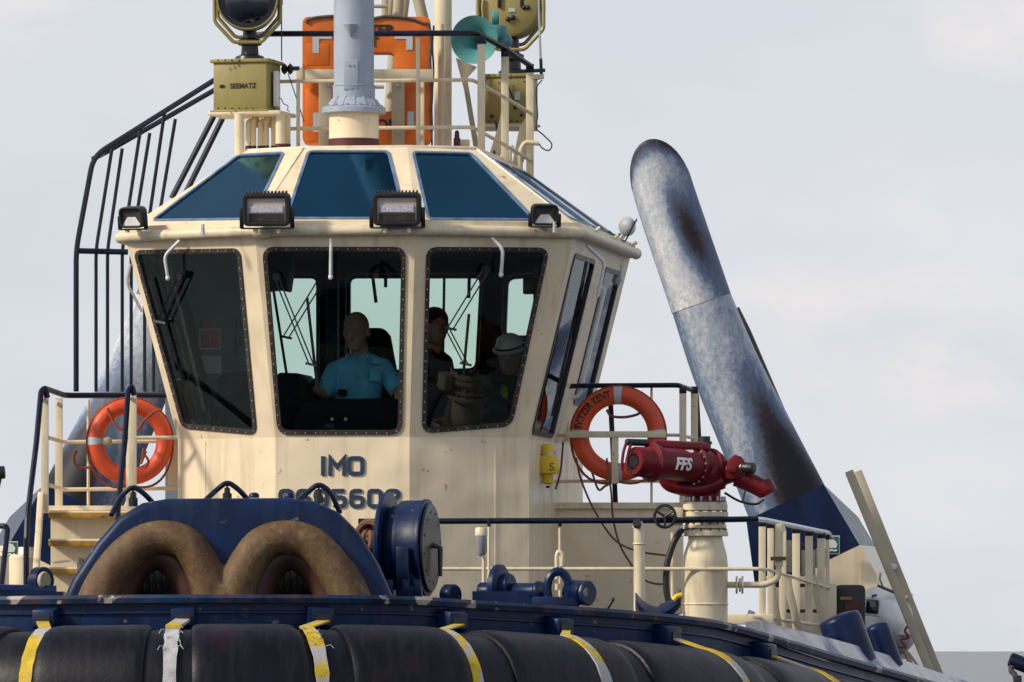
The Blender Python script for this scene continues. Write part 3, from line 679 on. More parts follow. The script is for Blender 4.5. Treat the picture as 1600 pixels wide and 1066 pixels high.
def organic(name, prims, material, parent, vox=.008, smooth=4):
    """overlapping tapered capsules and ellipsoids fused into one continuous skin"""
    mb = MB()
    for q in prims:
        if q[0] == 'c': 
            _, a, b_, r0, r1 = q; n = 7; pts = [a.lerp(b_, i/n) for i in range(n+1)]; mb.tube(pts, [r0+(r1-r0)*i/n for i in range(n+1)], 14); mb.ell(a, r0, r0, r0, 14, 8); mb.ell(b_, r1, r1, r1, 14, 8)
        else: _, c, rx, ry, rz = q[:5]; mb.ell(c, rx, ry, rz, 22, 14, q[5] if len(q) > 5 else None)
    o = mb.build(name, material, parent, recalc=True)
    md = o.modifiers.new('r', 'REMESH'); md.mode = 'VOXEL'; md.voxel_size = vox*SC; md.use_smooth_shade = True
    ms = o.modifiers.new('s', 'SMOOTH'); ms.iterations = smooth; ms.factor = .5
    bpy.context.view_layer.update()
    me = bpy.data.meshes.new_from_object(o.evaluated_get(bpy.context.evaluated_depsgraph_get()))
    o.modifiers.clear(); old = o.data; o.data = me; bpy.data.meshes.remove(old)
    if not me.materials: me.materials.append(MATS[material])
    for p in me.polygons: p.use_smooth = True
    return o
def head_prims(c, s=1.0, yaw=0, tilt=0):
    """c = centre of head; faces the camera (-Y) turned by yaw"""
    M = Matrix.Rotation(yaw, 3, 'Z') @ Matrix.Rotation(tilt, 3, 'X'); V_ = lambda x, y, z: c + M @ Vector((x, y, z))*s
    return V_, M, [('e', V_(0,.02,.035), .085*s, .105*s, .10*s, M), ('e', V_(0,-.015,-.03), .072*s, .085*s, .10*s, M), ('e', V_(0,-.045,-.085), .048*s, .05*s, .04*s, M),
        ('c', V_(0,-.098,.01), V_(0,-.122,-.035), .010*s, .017*s), ('e', V_(0,-.085,.022), .06*s, .02*s, .012*s, M), ('e', V_(0,-.092,-.068), .026*s, .014*s, .008*s, M), ('e', V_(0,-.09,-.08), .022*s, .014*s, .008*s, M),
        ('e', V_(-.086,.015,-.01), .014*s, .022*s, .034*s, M), ('e', V_(.086,.015,-.01), .014*s, .022*s, .034*s, M), ('c', V_(0,.03,-.08), V_(0,.05,-.20), .058*s, .064*s)]
def hand_prims(wr, dirv, palm, s=1.0, curl=.6):
    """relaxed hand: palm, four unequal bent fingers, thumb from the palm's side"""
    d = dirv.normalized(); pn = palm.normalized(); sd_ = d.cross(pn).normalized(); o = []
    o.append(('e', wr+d*.05*s, .045*s, .045*s, .03*s)); o.append(('c', wr, wr+d*.08*s, .028*s, .036*s))
    for i, (ln, of) in enumerate(((.075,-.033),(.085,-.011),(.08,.011),(.062,.033))):
        b0 = wr+d*.085*s+sd_*of*s; b1 = b0+d*ln*.45*s+pn*.01*s; b2 = b1+(d*math.cos(curl)+pn*math.sin(curl))*ln*.35*s; b3 = b2+(d*math.cos(curl*1.8)+pn*math.sin(curl*1.8))*ln*.3*s
        o += [('c', b0, b1, .0100*s, .0095*s), ('c', b1, b2, .0095*s, .009*s), ('c', b2, b3, .009*s, .0075*s)]
    t0 = wr+d*.025*s-sd_*.03*s; t1 = t0+(d*.6-sd_*.7)*.045*s+pn*.01*s; t2 = t1+(d*.85-sd_*.2)*.035*s+pn*.012*s
    o += [('c', t0, t1, .014*s, .011*s), ('c', t1, t2, .011*s, .0085*s)]; return o
# the helmsman
pv = 1.72
hd = loc_v(556, 519, pv)-YA*.03
man = thing('person', 'bald person in light blue short-sleeved shirt seated at the helm', 'person', loc_v(560,700,pv))
V_, M, hp = head_prims(hd, 1.24, yaw=R(-22), tilt=R(12))
shL, shR = loc_v(522,580,pv-.05), loc_v(599,575,pv+.02); elL, elR = loc_v(506,615,pv-.16), loc_v(622,612,pv-.10)
wrL = loc_v(484,606,pv-.42); wrR = loc_v(628,612,pv-.40); chest = loc_v(559,600,pv); pel = loc_v(560,652,pv+.02)
body = hp + [('c', shL, elL, .068, .052), ('c', elL, wrL, .050, .034), ('c', shR, elR, .068, .052), ('c', elR, wrR, .050, .034), ('e', chest-ZA*.06, .16, .11, .2), ('e', pel, .19, .15, .16),
   ('c', pel+Vector((-.1,0,0)), pel+Vector((-.15,-.5,-.02)), .10, .075), ('c', pel+Vector((.1,0,0)), pel+Vector((.15,-.5,-.02)), .10, .075), ('c', pel+Vector((-.15,-.5,-.02)), pel+Vector((-.15,-.52,-.5)), .07, .05), ('c', pel+Vector((.15,-.5,-.02)), pel+Vector((.15,-.52,-.5)), .07, .05)]
body += hand_prims(wrL, Vector((-.35,-.8,-.1)), Vector((0,-.2,-1)), 1.15, .7) + hand_prims(wrR, Vector((-.1,-1,-.1)), Vector((0,-.2,-1)), 1.15, .7)
organic('body', body, 'skin', man, .0065, 3)
shirt = [('e', chest-ZA*.03, .215, .165, .27), ('e', chest+ZA*.07, .225, .13, .13), ('e', pel, .235, .19, .2), ('c', shL+ZA*.005, shL.lerp(elL,.80), .078, .082), ('c', shR+ZA*.005, shR.lerp(elR,.80), .078, .082),
   ('c', shL+ZA*.01, V_(-.035,.05,-.185), .07, .05), ('c', shR+ZA*.01, V_(.035,.05,-.185), .07, .05), ('c', V_(-.02,.0,-.19), chest-YA*.06, .05, .12), ('c', V_(.02,.0,-.19), chest-YA*.06, .05, .12)]
sh = organic('shirt', shirt, 'shirt', man, .009, 5)
for s_ in (-1, 1): MB().prism([V_(s_*.004,-.07,-.20), V_(s_*.065,-.03,-.135), V_(s_*.085,.01,-.165), V_(s_*.05,-.085,-.235)], Vector((0,-.012,0))).build('collar', 'shirt', sh, bevel=.004)
MB().tube(spline([V_(0,-.075,-.225), chest+Vector((-.01,-.185,.06)), chest+Vector((-.01,-.19,-.10)), chest+Vector((-.01,-.185,-.22))], 5), .006, 6).build('placket', 'shirt', sh)
MB().box(loc_v(586,586,pv-.19), .09, .012, .10, Matrix.Rotation(R(10), 3, 'Z')).build('pocket', 'shirt', sh, bevel=.004)
q = loc_v(587,570,pv-.21); MB().box(q, .085, .006, .014).build('chest_emblem', 'text_navy', sh)
for s_ in (-1, 1): MB().ell(V_(s_*.032,-.083,.004), .009,.006,.006,10,8).build('eye', 'text_black', man)
# second person, dark, at the right window's left edge
p2 = thing('person', 'dark-haired person in dark top half hidden by the middle window post', 'person', loc_v(678,720,2.2))
hd2 = loc_v(681, 511, 2.2); V2, M2, hp2 = head_prims(hd2, 1.2, yaw=R(20)); sL, sR = loc_v(660,565,2.15), loc_v(692,568,2.3); ch2 = loc_v(676,610,2.2)
wr2 = loc_v(700,604,1.9)
organic('body', hp2 + [('e', ch2, .15,.17,.28), ('c', sL, loc_v(655,620,2.0), .07,.055), ('c', loc_v(655,620,2.0), loc_v(668,640,1.8), .05,.035), ('c', sR, loc_v(702,612,2.2), .07,.055), ('c', loc_v(702,612,2.2), wr2, .05,.035)] + hand_prims(wr2, Vector((0,-1,-.2)), Vector((0,-.2,-1)), 1.1), 'skin', p2, .008)
organic('jacket', [('e', ch2, .19,.20,.32), ('c', sL, loc_v(655,620,2.0), .09,.075), ('c', sR, loc_v(702,612,2.2), .09,.075), ('c', sL, V2(0,.05,-.17), .08,.07), ('c', sR, V2(0,.05,-.17), .08,.07)], 'dark_cloth', p2, .011)
organic('hair', [('e', V2(0,.03,.05), .120,.135,.115, M2), ('e', V2(0,.06,-.03), .118,.095,.14, M2), ('e', V2(0,.10,-.13), .09,.06,.12, M2)], 'hair_brown', p2, .010)
for s_ in (-1, 1): MB().ell(V2(s_*.032,-.083,.004), .009,.006,.006,10,8).build('eye', 'text_black', p2)
# third person with white helmet and hi-vis
p3 = thing('person', 'person in white hard hat and yellow hi-vis vest by the right window', 'person', loc_v(800,720,2.5))
hd3 = loc_v(797, 556, 2.5); V3, M3, hp3 = head_prims(hd3, 1.25, yaw=R(-25), tilt=R(22)); ch3 = loc_v(806,645,2.55); a3, b3 = loc_v(772,604,2.5), loc_v(838,604,2.6); w3 = loc_v(768,650,2.1)
organic('body', hp3 + [('e', ch3, .17,.15,.28), ('c', a3, loc_v(760,640,2.35), .07,.055), ('c', loc_v(760,640,2.35), w3, .05,.035), ('c', b3, loc_v(848,650,2.5), .07,.055), ('c', loc_v(848,650,2.5), loc_v(838,665,2.2), .05,.035)] + hand_prims(w3, Vector((.1,-1,-.2)), Vector((0,-.2,-1)), 1.1) + hand_prims(loc_v(838,665,2.2), Vector((-.1,-1,-.2)), Vector((0,-.2,-1)), 1.1), 'skin', p3, .008)
jk = organic('jacket', [('e', ch3, .215,.19,.32), ('c', a3, loc_v(760,640,2.35), .09,.078), ('c', b3, loc_v(848,650,2.5), .09,.078), ('c', a3, V3(0,.05,-.17), .085,.07), ('c', b3, V3(0,.05,-.17), .085,.07)], 'dark_cloth', p3, .011)
for s_ in (-1, 1):
    MB().tube(spline([V3(s_*.08,-.04,-.20), ch3+Vector((s_*.10,-.175,.16)), ch3+Vector((s_*.12,-.21,-.02)), ch3+Vector((s_*.11,-.19,-.2))], 6), .035, 8).build('vest_strap', 'hivis', p3)
hh = thing('hard_hat', 'white hard hat worn by the person at the right window', 'hard hat', V3(0,.02,.06))
mb = MB(); mb.lathe([(.150,.0),(.152,.012),(.122,.018),(.118,.05),(.100,.095),(.06,.125),(.001,.135)], V3(0,.015,.045), M3 @ ZA, 24).build('shell', 'white', hh)
mb = MB(); mb.lathe([(.123,.02),(.126,.022),(.126,.034),(.121,.036)], V3(0,.015,.045), M3 @ ZA, 24).build('band', 'black_plastic', hh)
for s_ in (-1, 1): MB().ell(V3(s_*.032,-.083,.004), .009,.006,.006,10,8).build('eye', 'text_black', p3)
rad = thing('wall_radio', 'small black radio hanging in the upper right window corner', 'radio', loc_v(825,455,2.6))
MB().bbox(loc_v(826,447,2.6), .09, .08, .14).build('body', 'black_plastic', rad, bevel=.01); MB().bbox(loc_v(838,445,2.65), .05, .03, .30).build('bracket', 'black_metal', rad)
post = thing('interior_post', 'dark upright post between the rear wheelhouse windows', 'post', loc_v(520,700,3.2)); MB().bbox(loc_v(520,560,3.2), .10, .10, 2.0).build('shaft', 'interior_panel', post, bevel=.02)
# dark clutter left of the centre window top
rs = thing('overhead_panel', 'dark instrument panel hanging at the top of the centre window', 'panel', loc_v(425,452,1.2))
shp(MB(), [(405,395),(452,395),(450,428),(446,455),(430,452),(405,455)], 1.2, .3).build('body', 'console', rs, bevel=.015)

# ================================================================== ROOF EQUIPMENT
def screwring(mb, c, RR, n, r, h):
    for i in range(n): a = 2*math.pi*i/n; q = c+Vector((math.cos(a)*RR, math.sin(a)*RR, 0)); mb.cyl(q, q+ZA*h, r, n=6)
Ym = 1.1
mast = thing('mast_column', 'pale grey steel column bolted to the wheelhouse roof, cut by the top edge', 'mast', P(553,228,Ym))
z0 = P(553,228,Ym).z; cx = P(553,0,Ym).x; u = k_(Ym)
MB().lathe([(40*u,0),(40*u,14*u)], (cx,Ym,z0-4*u), n=36).build('base_band', 'dark_red', mast)
MB().lathe([(39*u,0),(39*u,42*u)], (cx,Ym,z0+8*u), n=36).build('pedestal', 'cream', mast)
mb = MB(); mb.lathe([(49*u,0),(50*u,1*u),(50*u,8*u),(48*u,10*u),(36*u,11*u)], (cx,Ym,z0+50*u), n=36); fl = mb.build('flange', 'mast_grey', mast)
mb = MB(); screwring(mb, Vector((cx,Ym,z0+60*u)), 43*u, 14, 2.4*u, 3.5*u); mb.build('flange_bolts', 'steel', fl, kind='stuff')
mb = MB(); mb.lathe([(44*u,0),(36*u,11*u),(33*u,13*u),(33*u,31*u),(34*u,31.5*u),(34*u,33*u),(31.5*u,33.5*u),(31.5*u,300*u)], (cx,Ym,z0+61*u), n=40); mb.build('tube', 'mast_grey', mast, ang=50)
for a in (-115,-90,-65,-140,-40):
    d = Vector((math.cos(R(a)), math.sin(R(a)), 0)); q = Vector((cx,Ym,z0+61*u))
    MB().prism([q+d*33*u, q+d*45*u, q+d*33*u+ZA*16*u], Vector((-d.y, d.x, 0))*2.5*u).build('gusset', 'mast_grey', mast)
q = Vector((cx-4*u, Ym-31.5*u, z0+108*u)); mb = MB(); mb.box(q, 22*u, 3*u, 46*u); cv = mb.build('cover_plate', 'mast_grey', mast, bevel=.006)
for dx, dz in ((-3,15),(4,15),(0,-20)): MB().cyl(q+Vector((dx*u,-1*u,dz*u)), q+Vector((dx*u,-3*u,dz*u)), 1.6*u, n=8).build('bolt', 'steel', cv)
mb = MB(); q = Vector((cx-5*u, Ym-33*u, z0+176*u)); mb.lathe([(1*u,0),(5*u,8*u),(10*u,16*u),(11*u,19*u)], q-ZA*8*u, n=14); mb.build('drain_spout', 'mast_grey', mast)

def searchlight(name, label, X0, Yq, boxpx, face, lampc, lampr):
    x0, x1, y0, y1 = boxpx; t = thing(name, label, 'searchlight', P((x0+x1)/2, y1, Yq), 'searchlights on the wheelhouse roof'); u = k_(Yq)
    c = P((x0+x1)/2, (y0+y1)/2, Yq); wd = (x1-x0)*u; ht = (y1-y0)*u
    dp = wd*.9
    cab = MB().box(c+YA*dp*.5, wd, dp, ht, Matrix.Rotation(-YAW*1.6, 3, 'Z')).build('control_box', 'olive', t, bevel=.012)
    MB().box(c+YA*dp*.5+ZA*(ht/2+.012), wd*1.10, dp*1.1, .03, Matrix.Rotation(-YAW*1.6, 3, 'Z')).build('lid', 'olive', cab, bevel=.006)
    MB().box(c+YA*dp*.5-ZA*(ht/2+.008), wd*1.10, dp*1.1, .022, Matrix.Rotation(-YAW*1.6, 3, 'Z')).build('bottom_flange', 'olive', cab, bevel=.006)
    mb = MB()
    for i in range(9):
        for zz in (ht/2, -ht/2): p_ = c+Vector((wd*(-.5+i/8), -.02, zz)); mb.cyl(p_+ZA*.006, p_+ZA*.018, .007, n=6)
    mb.build('lid_screws', 'black_metal', cab, kind='stuff')
    lc = P(lampc[0], lampc[1], Yq)+YA*dp*.5; r = lampr*u
    # swivel neck
    zt = c.z+ht/2+.03; bx = P(lampc[0]+3, 0, Yq).x
    nk = MB().lathe([(.13,0),(.12,.03),(.075,.05),(.07,.12),(.10,.13),(.10,.17),(.06,.19),(.055,.30),(.03,.33),(.03,.40)], (bx, lc.y, zt), n=20).build('swivel_neck', 'black_metal', t)
    # lamp drum
    ax = Vector((0,-1,0)) if face > 0 else Vector((-.1,-1,0)).normalized()
    d0 = lc - ax*.18
    if face > 0:
        dr = MB().lathe([(r*.72,-.12),(r*.95,-.05),(r,0),(r,.30),(r*1.04,.30),(r*1.04,.34),(r*.97,.34),(r*.95,.31)], d0, ax, 40).build('lamp_drum', 'black_metal', t)
        MB().lathe([(r*.96,0),(r*.7,.05),(r*.35,.075),(.001,.085)], d0+ax*.28, ax, 40).build('lens', 'dark_lens', dr)
        MB().torus(d0+ax*.33, ax, r*1.01, .012, 44, 8).build('bezel', 'olive', dr)
    else:
        dr = MB().lathe([(r*.9,-.36),(r,-.34),(r,-.02),(r*.98,0),(r*.90,.012),(.001,.02)], d0+ax*.26, ax, 40).build('lamp_drum', 'olive', t)
        for dx in (-.35, .42):
            MB().box(d0+ax*.28+Vector((dx*r,0,r*.35)), .03,.03,r*.75).build('rear_handle', 'black_metal', dr, bevel=.008)
        MB().box(d0+ax*.285+Vector((.02,0,-r*.1)), .06,.006,.035).build('label_plate', 'paper', dr)
        for dx, dz in ((.5,-.02),(.62,-.02),(-.05,-.42),(.12,-.36)): MB().ell(d0+ax*.29+Vector((dx*r,0,dz*r)), .022,.022,.022,10,6).build('knob', 'black_plastic', dr)
    # yoke: two bent guard frames
    wy = r*1.12
    for yo in (-.10, .10):
        z1 = lc.z; z2 = lc.z - r*.75; z3 = lc.z - r*1.45
        pts = [Vector((lc.x-wy, lc.y+yo, z1+.1)), Vector((lc.x-wy, lc.y+yo, z2)), Vector((lc.x-wy*.42, lc.y+yo, z3)), Vector((lc.x+wy*.42, lc.y+yo, z3)), Vector((lc.x+wy, lc.y+yo, z2)), Vector((lc.x+wy, lc.y+yo, z1+.1))]
        if yo > 0: pts = [p_+Vector(((p_.x-lc.x)*-.06, 0, .06)) for p_ in pts]
        MB().tube(rnd(pts, .03, 3), .016, 8).build('yoke', 'olive', t)
    for s_ in (-1, 1): MB().cyl(Vector((lc.x+s_*r*.95, lc.y, lc.z)), Vector((lc.x+s_*wy*1.06, lc.y, lc.z)), .035, n=12).build('pivot', 'black_metal', t)
    return t, c, wd, ht, dp
Ysl = 1.3
t, c, wd, ht, dp = searchlight('searchlight', 'black-lensed searchlight on olive box with maker\'s lettering, facing forward', 0, Ysl, (341,428,97,172), 1, (386,-2), 46)
rt = Matrix.Rotation(-YAW*1.6, 3, 'Z')
fc = c+YA*dp*.5+rt @ Vector((0,-dp/2-.003,0))
lettering('SEEMATZ', t, 'text_black', fc+rt @ Vector((.028,0,.0)), rt @ XA, ZA, rt @ Vector((0,-1,0)), .060, .0012, .002, .88, sp=1.06)
em = MB(); em.torus(fc+rt @ Vector((-.155,0,.0)), YA, .014, .003, 16, 5)
for dz in (-.007,0,.007): em.box(fc+rt @ Vector((-.155,-.001,dz)), .05, .003, .003, rt)
em.build('emblem', 'text_black', t)
# support table under the searchlight box
stt = thing('searchlight_table', 'cream pipe-legged table under the left searchlight box', 'stand', P(400,235,Ysl))
u = k_(Ysl)
MB().box(P(392,176.5,Ysl)+YA*.22, 118*u, .5, 6*u, rt).build('table_top', 'cream_rail', stt, bevel=.008)
for x, r, y1, Yq in ((374,8,243,Ysl),(438,7.5,232,Ysl),(449,5,232,1.5)):
    lg = MB().cyl(P(x,178,Yq), P(x,y1,Yq), r*u, n=16).build('leg', 'cream_rail', stt)
    if x > 400: MB().cyl(P(x,225,Yq), P(x,y1+2,Yq), r*u*1.05, n=16).build('foot_band', 'dark_red', lg)
for x, yt in ((388,191),(396,187),(407,191),(416,187),(428,188)):
    g = thing('vent_pipe', 'small cream gooseneck vent pipe under the searchlight table, %s' % {388:'leftmost', 396:'second from the left', 407:'middle one', 416:'second from the right', 428:'rightmost'}[x], 'pipe', P(x,234,Ysl+.25), 'vent pipes under the searchlight table')
    MB().tube(rnd([P(x,236,Ysl+.25), P(x,yt,Ysl+.25), P(x+5,yt-2,Ysl+.28), P(x+7,yt+12,Ysl+.3)], .03), 4.4*u, 10).build('pipe', 'cream_rail', g)
    MB().cyl(P(x,228,Ysl+.25), P(x,236,Ysl+.25), 4.8*u, n=10).build('foot_band', 'dark_red', g)
t, c, wd, ht, dp = searchlight('searchlight', 'olive searchlight seen from its rounded back, on box behind the roof rail', 0, 2.9, (764,834,120,192), -1, (798,10), 46)
u9 = k_(2.9)
MB().box(P(812,150,2.88), .09, .01, .07).build('label_plate', 'paper', t)
for x, y in ((820,128),(822,142),(768,182),(805,168),(815,180)): MB().ell(P(x,y,2.88), .018,.02,.018,8,6).build('cable_gland', 'black_plastic', t)
MB().tube(rnd(PX([(790,125),(800,150),(806,170)], 2.86), .05), .008, 6).build('cable', 'black_plastic', t)
st2 = thing('searchlight_bracket', 'cream plate brackets under the right searchlight box', 'bracket', P(800,270,2.9))
MB().box(P(798,197,2.9)+YA*.2, 84*u9, .5, .03).build('shelf', 'cream_rail', st2, bevel=.006)
MB().prism(PX([(778,198),(788,150),(796,198),(775,265),(758,262)], 2.7), YA*.03).build('web', 'cream_rail', st2)
MB().prism(PX([(812,198),(824,180),(824,240),(808,275),(796,275)], 2.7), YA*.03).build('web', 'cream_rail', st2)
MB().prism(PX([(712,90),(745,105),(730,122),(750,240),(746,268),(725,140)], 2.9), YA*.03).build('strut', 'beige', st2)
mb = MB(); mb.tube(spline(PX([(775,192,2.8),(778,215,2.75),(772,240,2.7),(782,258,2.65)], 0), 6), .012, 6); mb.build('cable', 'black_plastic', st2)

# life float
lf = thing('life_float', 'orange rectangular life float with grey tape behind the mast', 'life float', P(572,228,2.4))
Yl = 2.4; ul = k_(Yl)
def p2l(pts): return [((x-572)*ul, (HY-y)*ul) for x, y in pts]
O = Vector((P(572,0,Yl).x, Yl, CZ))
outer = rloop(p2l([(473,28),(673,28),(674,226),(473,226)]), .06, 4); hole = rloop(p2l([(530,84),(617,84),(617,176),(530,176)]), .05, 4)
mb = MB(); mb.plate(outer, [hole], O, XA, ZA, -YA, -.16, .12); fl_ = mb.build('float', 'raft_orange', lf, bevel=.03, ang=60)
for x0, y0, x1, y1 in ((489,57,519,63),(489,63,499,85),(617,57,645,63),(635,63,645,80),(490,178,500,208),(637,176,647,200)):
    MB().box((P((x0+x1)/2,(y0+y1)/2,Yl))-YA*.122, (x1-x0)*ul, .01, (y1-y0)*ul).build('reflective_tape', 'reflective', fl_)
for x0, y0, x1, y1 in ((479,140,502,222),(479,70,515,104),(635,142,650,215)):
    MB().box((P((x0+x1)/2,(y0+y1)/2,Yl))-YA*.119, (x1-x0)*ul, .012, (y1-y0)*ul).build('moulded_panel', 'raft_orange', fl_, bevel=.005)
def flat_text(txt, x, y, Y, size, parent, mt, **kw): return lettering(txt, parent, mt, P(x, y, Y), XA, ZA, -YA, size, **kw)
flat_text('SVITZER', 572, 48, Yl-.124, .125, fl_, 'text_black', bold=.004, extrude=.003, sx=1.05)
flat_text('KENT', 565, 66, Yl-.124, .105, fl_, 'text_black', bold=.004, extrude=.003, sx=1.05)
flat_text('LONDON', 572, 196, Yl-.124, .125, fl_, 'text_black', bold=.004, extrude=.003, sx=1.05)
mb = MB(); cp = [(478,36),(483,30),(505,26),(540,25),(575,30),(600,26),(635,28),(660,36),(670,40),(674,65),(672,95),(675,140),(674,170),(675,205)]
mb.tube(spline(PX(cp, Yl-.13), 5), .012, 6); mb.build('grab_line', 'rope_grey', lf)
fb = thing('float_cradle', 'cream flat-bar cradle holding the orange life float', 'rack', P(572,228,2.2))
MB().box(P(570,117,2.2), 214*k_(2.2), .03, 17*k_(2.2)).build('cross_bar', 'cream_rail', fb, bevel=.004)
for x in (508, 622): MB().box(P(x,176,2.16), 20*k_(2.2), .02, 104*k_(2.2)).build('upright', 'beige', fb, bevel=.004)
MB().box(P(468,117,2.2), 11*k_(2.2), .05, 22*k_(2.2)).build('end_bracket', 'cream_rail', fb, bevel=.004)
for x in (513, 621):
    for y in (124, 133, 198, 206): MB().cyl(P(x,y,2.15), P(x,y,2.11), .016, n=8).build('bolt', 'steel', fb)

# tripod lattice mast behind
tm = thing('tripod_mast', 'thick cream mast pipe with leaning legs rising behind the life float', 'mast', P(693,232,3.0))
tubeobj('main_pipe', 'cream_rail', tm, [(692,-60),(692,240)], 14, 3.0, n=20)
tubeobj('side_pipe', 'cream_rail', tm, [(689,38),(689,240)], 5, 2.75, n=12)
for a, b_, r in (((617,-60),(605,60),7),((627,-60),(606,226),10),((640,-60),(607,226),7),((640,-60),(668,60),9),((603,-30),(603,60),7)):
    tubeobj('leg', 'beige', tm, [a, b_], r, 3.3, n=14)
tubeobj('brace', 'beige', tm, [(585,136),(600,136)], 3, 3.2); tubeobj('brace', 'beige', tm, [(580,10),(605,10)], 3, 3.2)
tubeobj('cable', 'black_plastic', tm, [(678,40),(675,70),(678,110),(674,160),(675,228)], 1.6, 2.8, rad=.1, n=6)
cl = thing('clearance_light', 'small dark red light fitting on the roof beside the mast', 'light', P(714,228,2.2)); MB().lathe([(.03,0),(.03,.07),(.022,.075),(.022,.10),(.016,.13),(.012,.13)], P(714,229,2.2), n=12).build('body', 'dark_red', cl); MB().lathe([(.02,0),(.02,.04),(.01,.055)], P(714,214,2.2), n=12).build('cap', 'black_plastic', cl)
dm = thing('roof_drum', 'small cream drum on the roof by the right rail', 'drum', P(725,230,2.5)); MB().cyl(P(712,225,2.5), P(734,225,2.5), 7*k_(2.5)).build('body', 'cream_rail', dm, bevel=.01)

# horn loudspeaker
hn = thing('horn_speaker', 'teal round horn loudspeaker on the roof rail', 'loudspeaker', P(742,95,1.9))
hc = P(741,62,1.9); ax = Vector((-.28,-1,-.02)).normalized(); rr_ = 37*k_(1.9)
MB().lathe([(.001,-.37),(rr_*.12,-.36),(rr_*.17,-.27),(rr_*.28,-.18),(rr_*.46,-.10),(rr_*.72,-.035),(rr_*.97,.0),(rr_*1.02,.008),(rr_*1.02,-.006),(rr_*.76,-.045),(rr_*.50,-.12),(rr_*.32,-.20),(rr_*.22,-.30),(rr_*.18,-.40),(.001,-.41)], hc, ax, 40).build('flare', 'teal', hn)
MB().lathe([(.03,0),(.05,.02),(.075,.05),(.075,.18),(.05,.20)], hc-ax*.55+Vector((.06,.1,.03)), ax, 20).build('throat', 'teal', hn)
MB().cyl(P(775,40,2.2), P(775,62,2.2), .10, n=20).build('driver_unit', 'teal', hn, bevel=.02); MB().cyl(P(768,28,2.2), P(780,28,2.2), .06, n=14).build('driver_cap', 'teal', hn, bevel=.01)
MB().ell(P(788,64,2.2), .07,.07,.07).build('elbow', 'teal', hn)
# whip antenna
wa = thing('whip_antenna', 'thin grey whip antenna at the right of the roof', 'antenna', P(846,118,2.6))
tubeobj('rod', 'steel', wa, [(840,-40),(845,96)], 1.8, 2.6, n=8); tubeobj('base', 'black_plastic', wa, [(845,92),(846,118)], 2.6, 2.6, n=8)
MB().bar(P(805,112,2.6), P(852,110,2.6), .03, .03).build('bracket', 'black_metal', wa); MB().bar(P(830,120,2.6), P(850,120,2.6), .04, .04).build('foot', 'cream_rail', wa)
MB().tube(spline(PX([(847,125),(838,140),(840,180),(838,200),(850,212),(862,225),(858,235),(848,232),(840,222)], 2.6), 6), .006, 6).build('cable', 'black_plastic', wa)
ws = thing('wire_stay', 'thin wire with black insulator discs right of the left searchlight', 'wire', P(475,235,1.6))
tubeobj('wire', 'black_plastic', ws, [(440,-40),(440,95)], 1.0, 1.6, n=6); tubeobj('wire', 'black_plastic', ws, [(450,115),(462,150),(475,190)], .8, 1.6, n=6)
for x in (441, 450): MB().lathe([(.004,0),(.03,.01),(.05,.03),(.03,.05),(.004,.06)], P(x-2,108,1.6), XA, 14).build('insulator', 'black_plastic', ws)
MB().bar(P(440,108,1.6), P(468,107,1.6), .035, .03).build('arm', 'black_metal', ws)
jc = thing('junction_boxes', 'pale electrical fittings on the right side of the left searchlight box', 'fitting', P(432,172,1.4)); MB().box(P(432,140,1.45), .05, .2, .3).build('box', 'white', jc, bevel=.01)
MB().tube(spline(PX([(435,153),(440,155),(443,162),(450,166),(449,172),(453,174)], 1.2), 5), .004, 5).build('cable', 'black_plastic', jc)

# roof railing
rr = thing('roof_railing', 'cream roof railing with dark blue top rail behind the mast', 'railing', P(560,228,1.6))
tubeobj('top_rail', 'navy_rail', rr, [(400,55,2.2),(415,53,1.8),(745,52,1.5),(790,76,2.0),(830,104,2.6)], 4.5, rad=.06)
for y in (127, 201): tubeobj('mid_rail', 'cream_rail', rr, [(425,y+1,1.8),(470,y,1.6),(738,y-2,1.5),(788,y+25,2.0),(829,y+50,2.6)], 3, rad=.05)
for x, y0, y1, Yq in ((466,127,230,1.6),(653,60,230,1.5),(660,127,230,1.6)):
    barobj('post', 'cream_rail', rr, (x,y0,Yq), (x,y1,Yq), 6, 4)
for x, y0, y1, Yq in ((752,66,258,1.5),(789,86,268,2.0),(828,110,290,2.6)):
    barobj('post', 'cream_rail', rr, (x,y0,Yq), (x,y1,Yq), 12, 5)
    barobj('post_sleeve', 'navy_rail', rr, (x,y0-10,Yq), (x,y0+3,Yq), 12.6, 6)
tubeobj('handle', 'cream_rail', rr, [(813,290,2.5),(813,235,2.5),(820,222,2.5),(842,224,2.5)], 4, rad=.08)
barobj('foot', 'dark_red', rr, (828,283,2.59), (828,292,2.59), 13, 6)
tubeobj('handle', 'cream_rail', rr, [(798,270,2.4),(797,235,2.4),(800,226,2.4),(803,240,2.4)], 2.5, rad=.03)

# stair guard on the left
sgd = thing('stair_guard', 'dark blue stair handrail with slanting bars left of the wheelhouse roof', 'railing', P(150,612,3.6))
tubeobj('handrail', 'navy_rail', sgd, [(340,122,3.3),(146,244,3.3),(119,390,3.3),(119,612,3.3)], 4.2, rad=.12)
tubeobj('handrail', 'navy_rail', sgd, [(340,138,3.9),(166,238,3.9),(146,248,3.6)], 4.0, rad=.1)
for a, m_, b_ in (((176,226),(150,390),(150,612)),((191,232),(168,390),(168,612)),((220,199),(191,390),(191,612)),((234,208),(205,390),(205,612)),((257,176),(226,390),(226,612)),((274,186),(240,390),(240,612))):
    tubeobj('baluster', 'navy_rail', sgd, [a, m_, b_], 2.8, 3.5, rad=.1)
tubeobj('cross_rail', 'navy_rail', sgd, [(119,392),(200,394)], 4.5, 3.4); 
for a, b_ in (((340,170),(268,310)),((354,172),(286,310))): tubeobj('stringer', 'navy_rail', sgd, [a, b_], 4.6, 3.8)

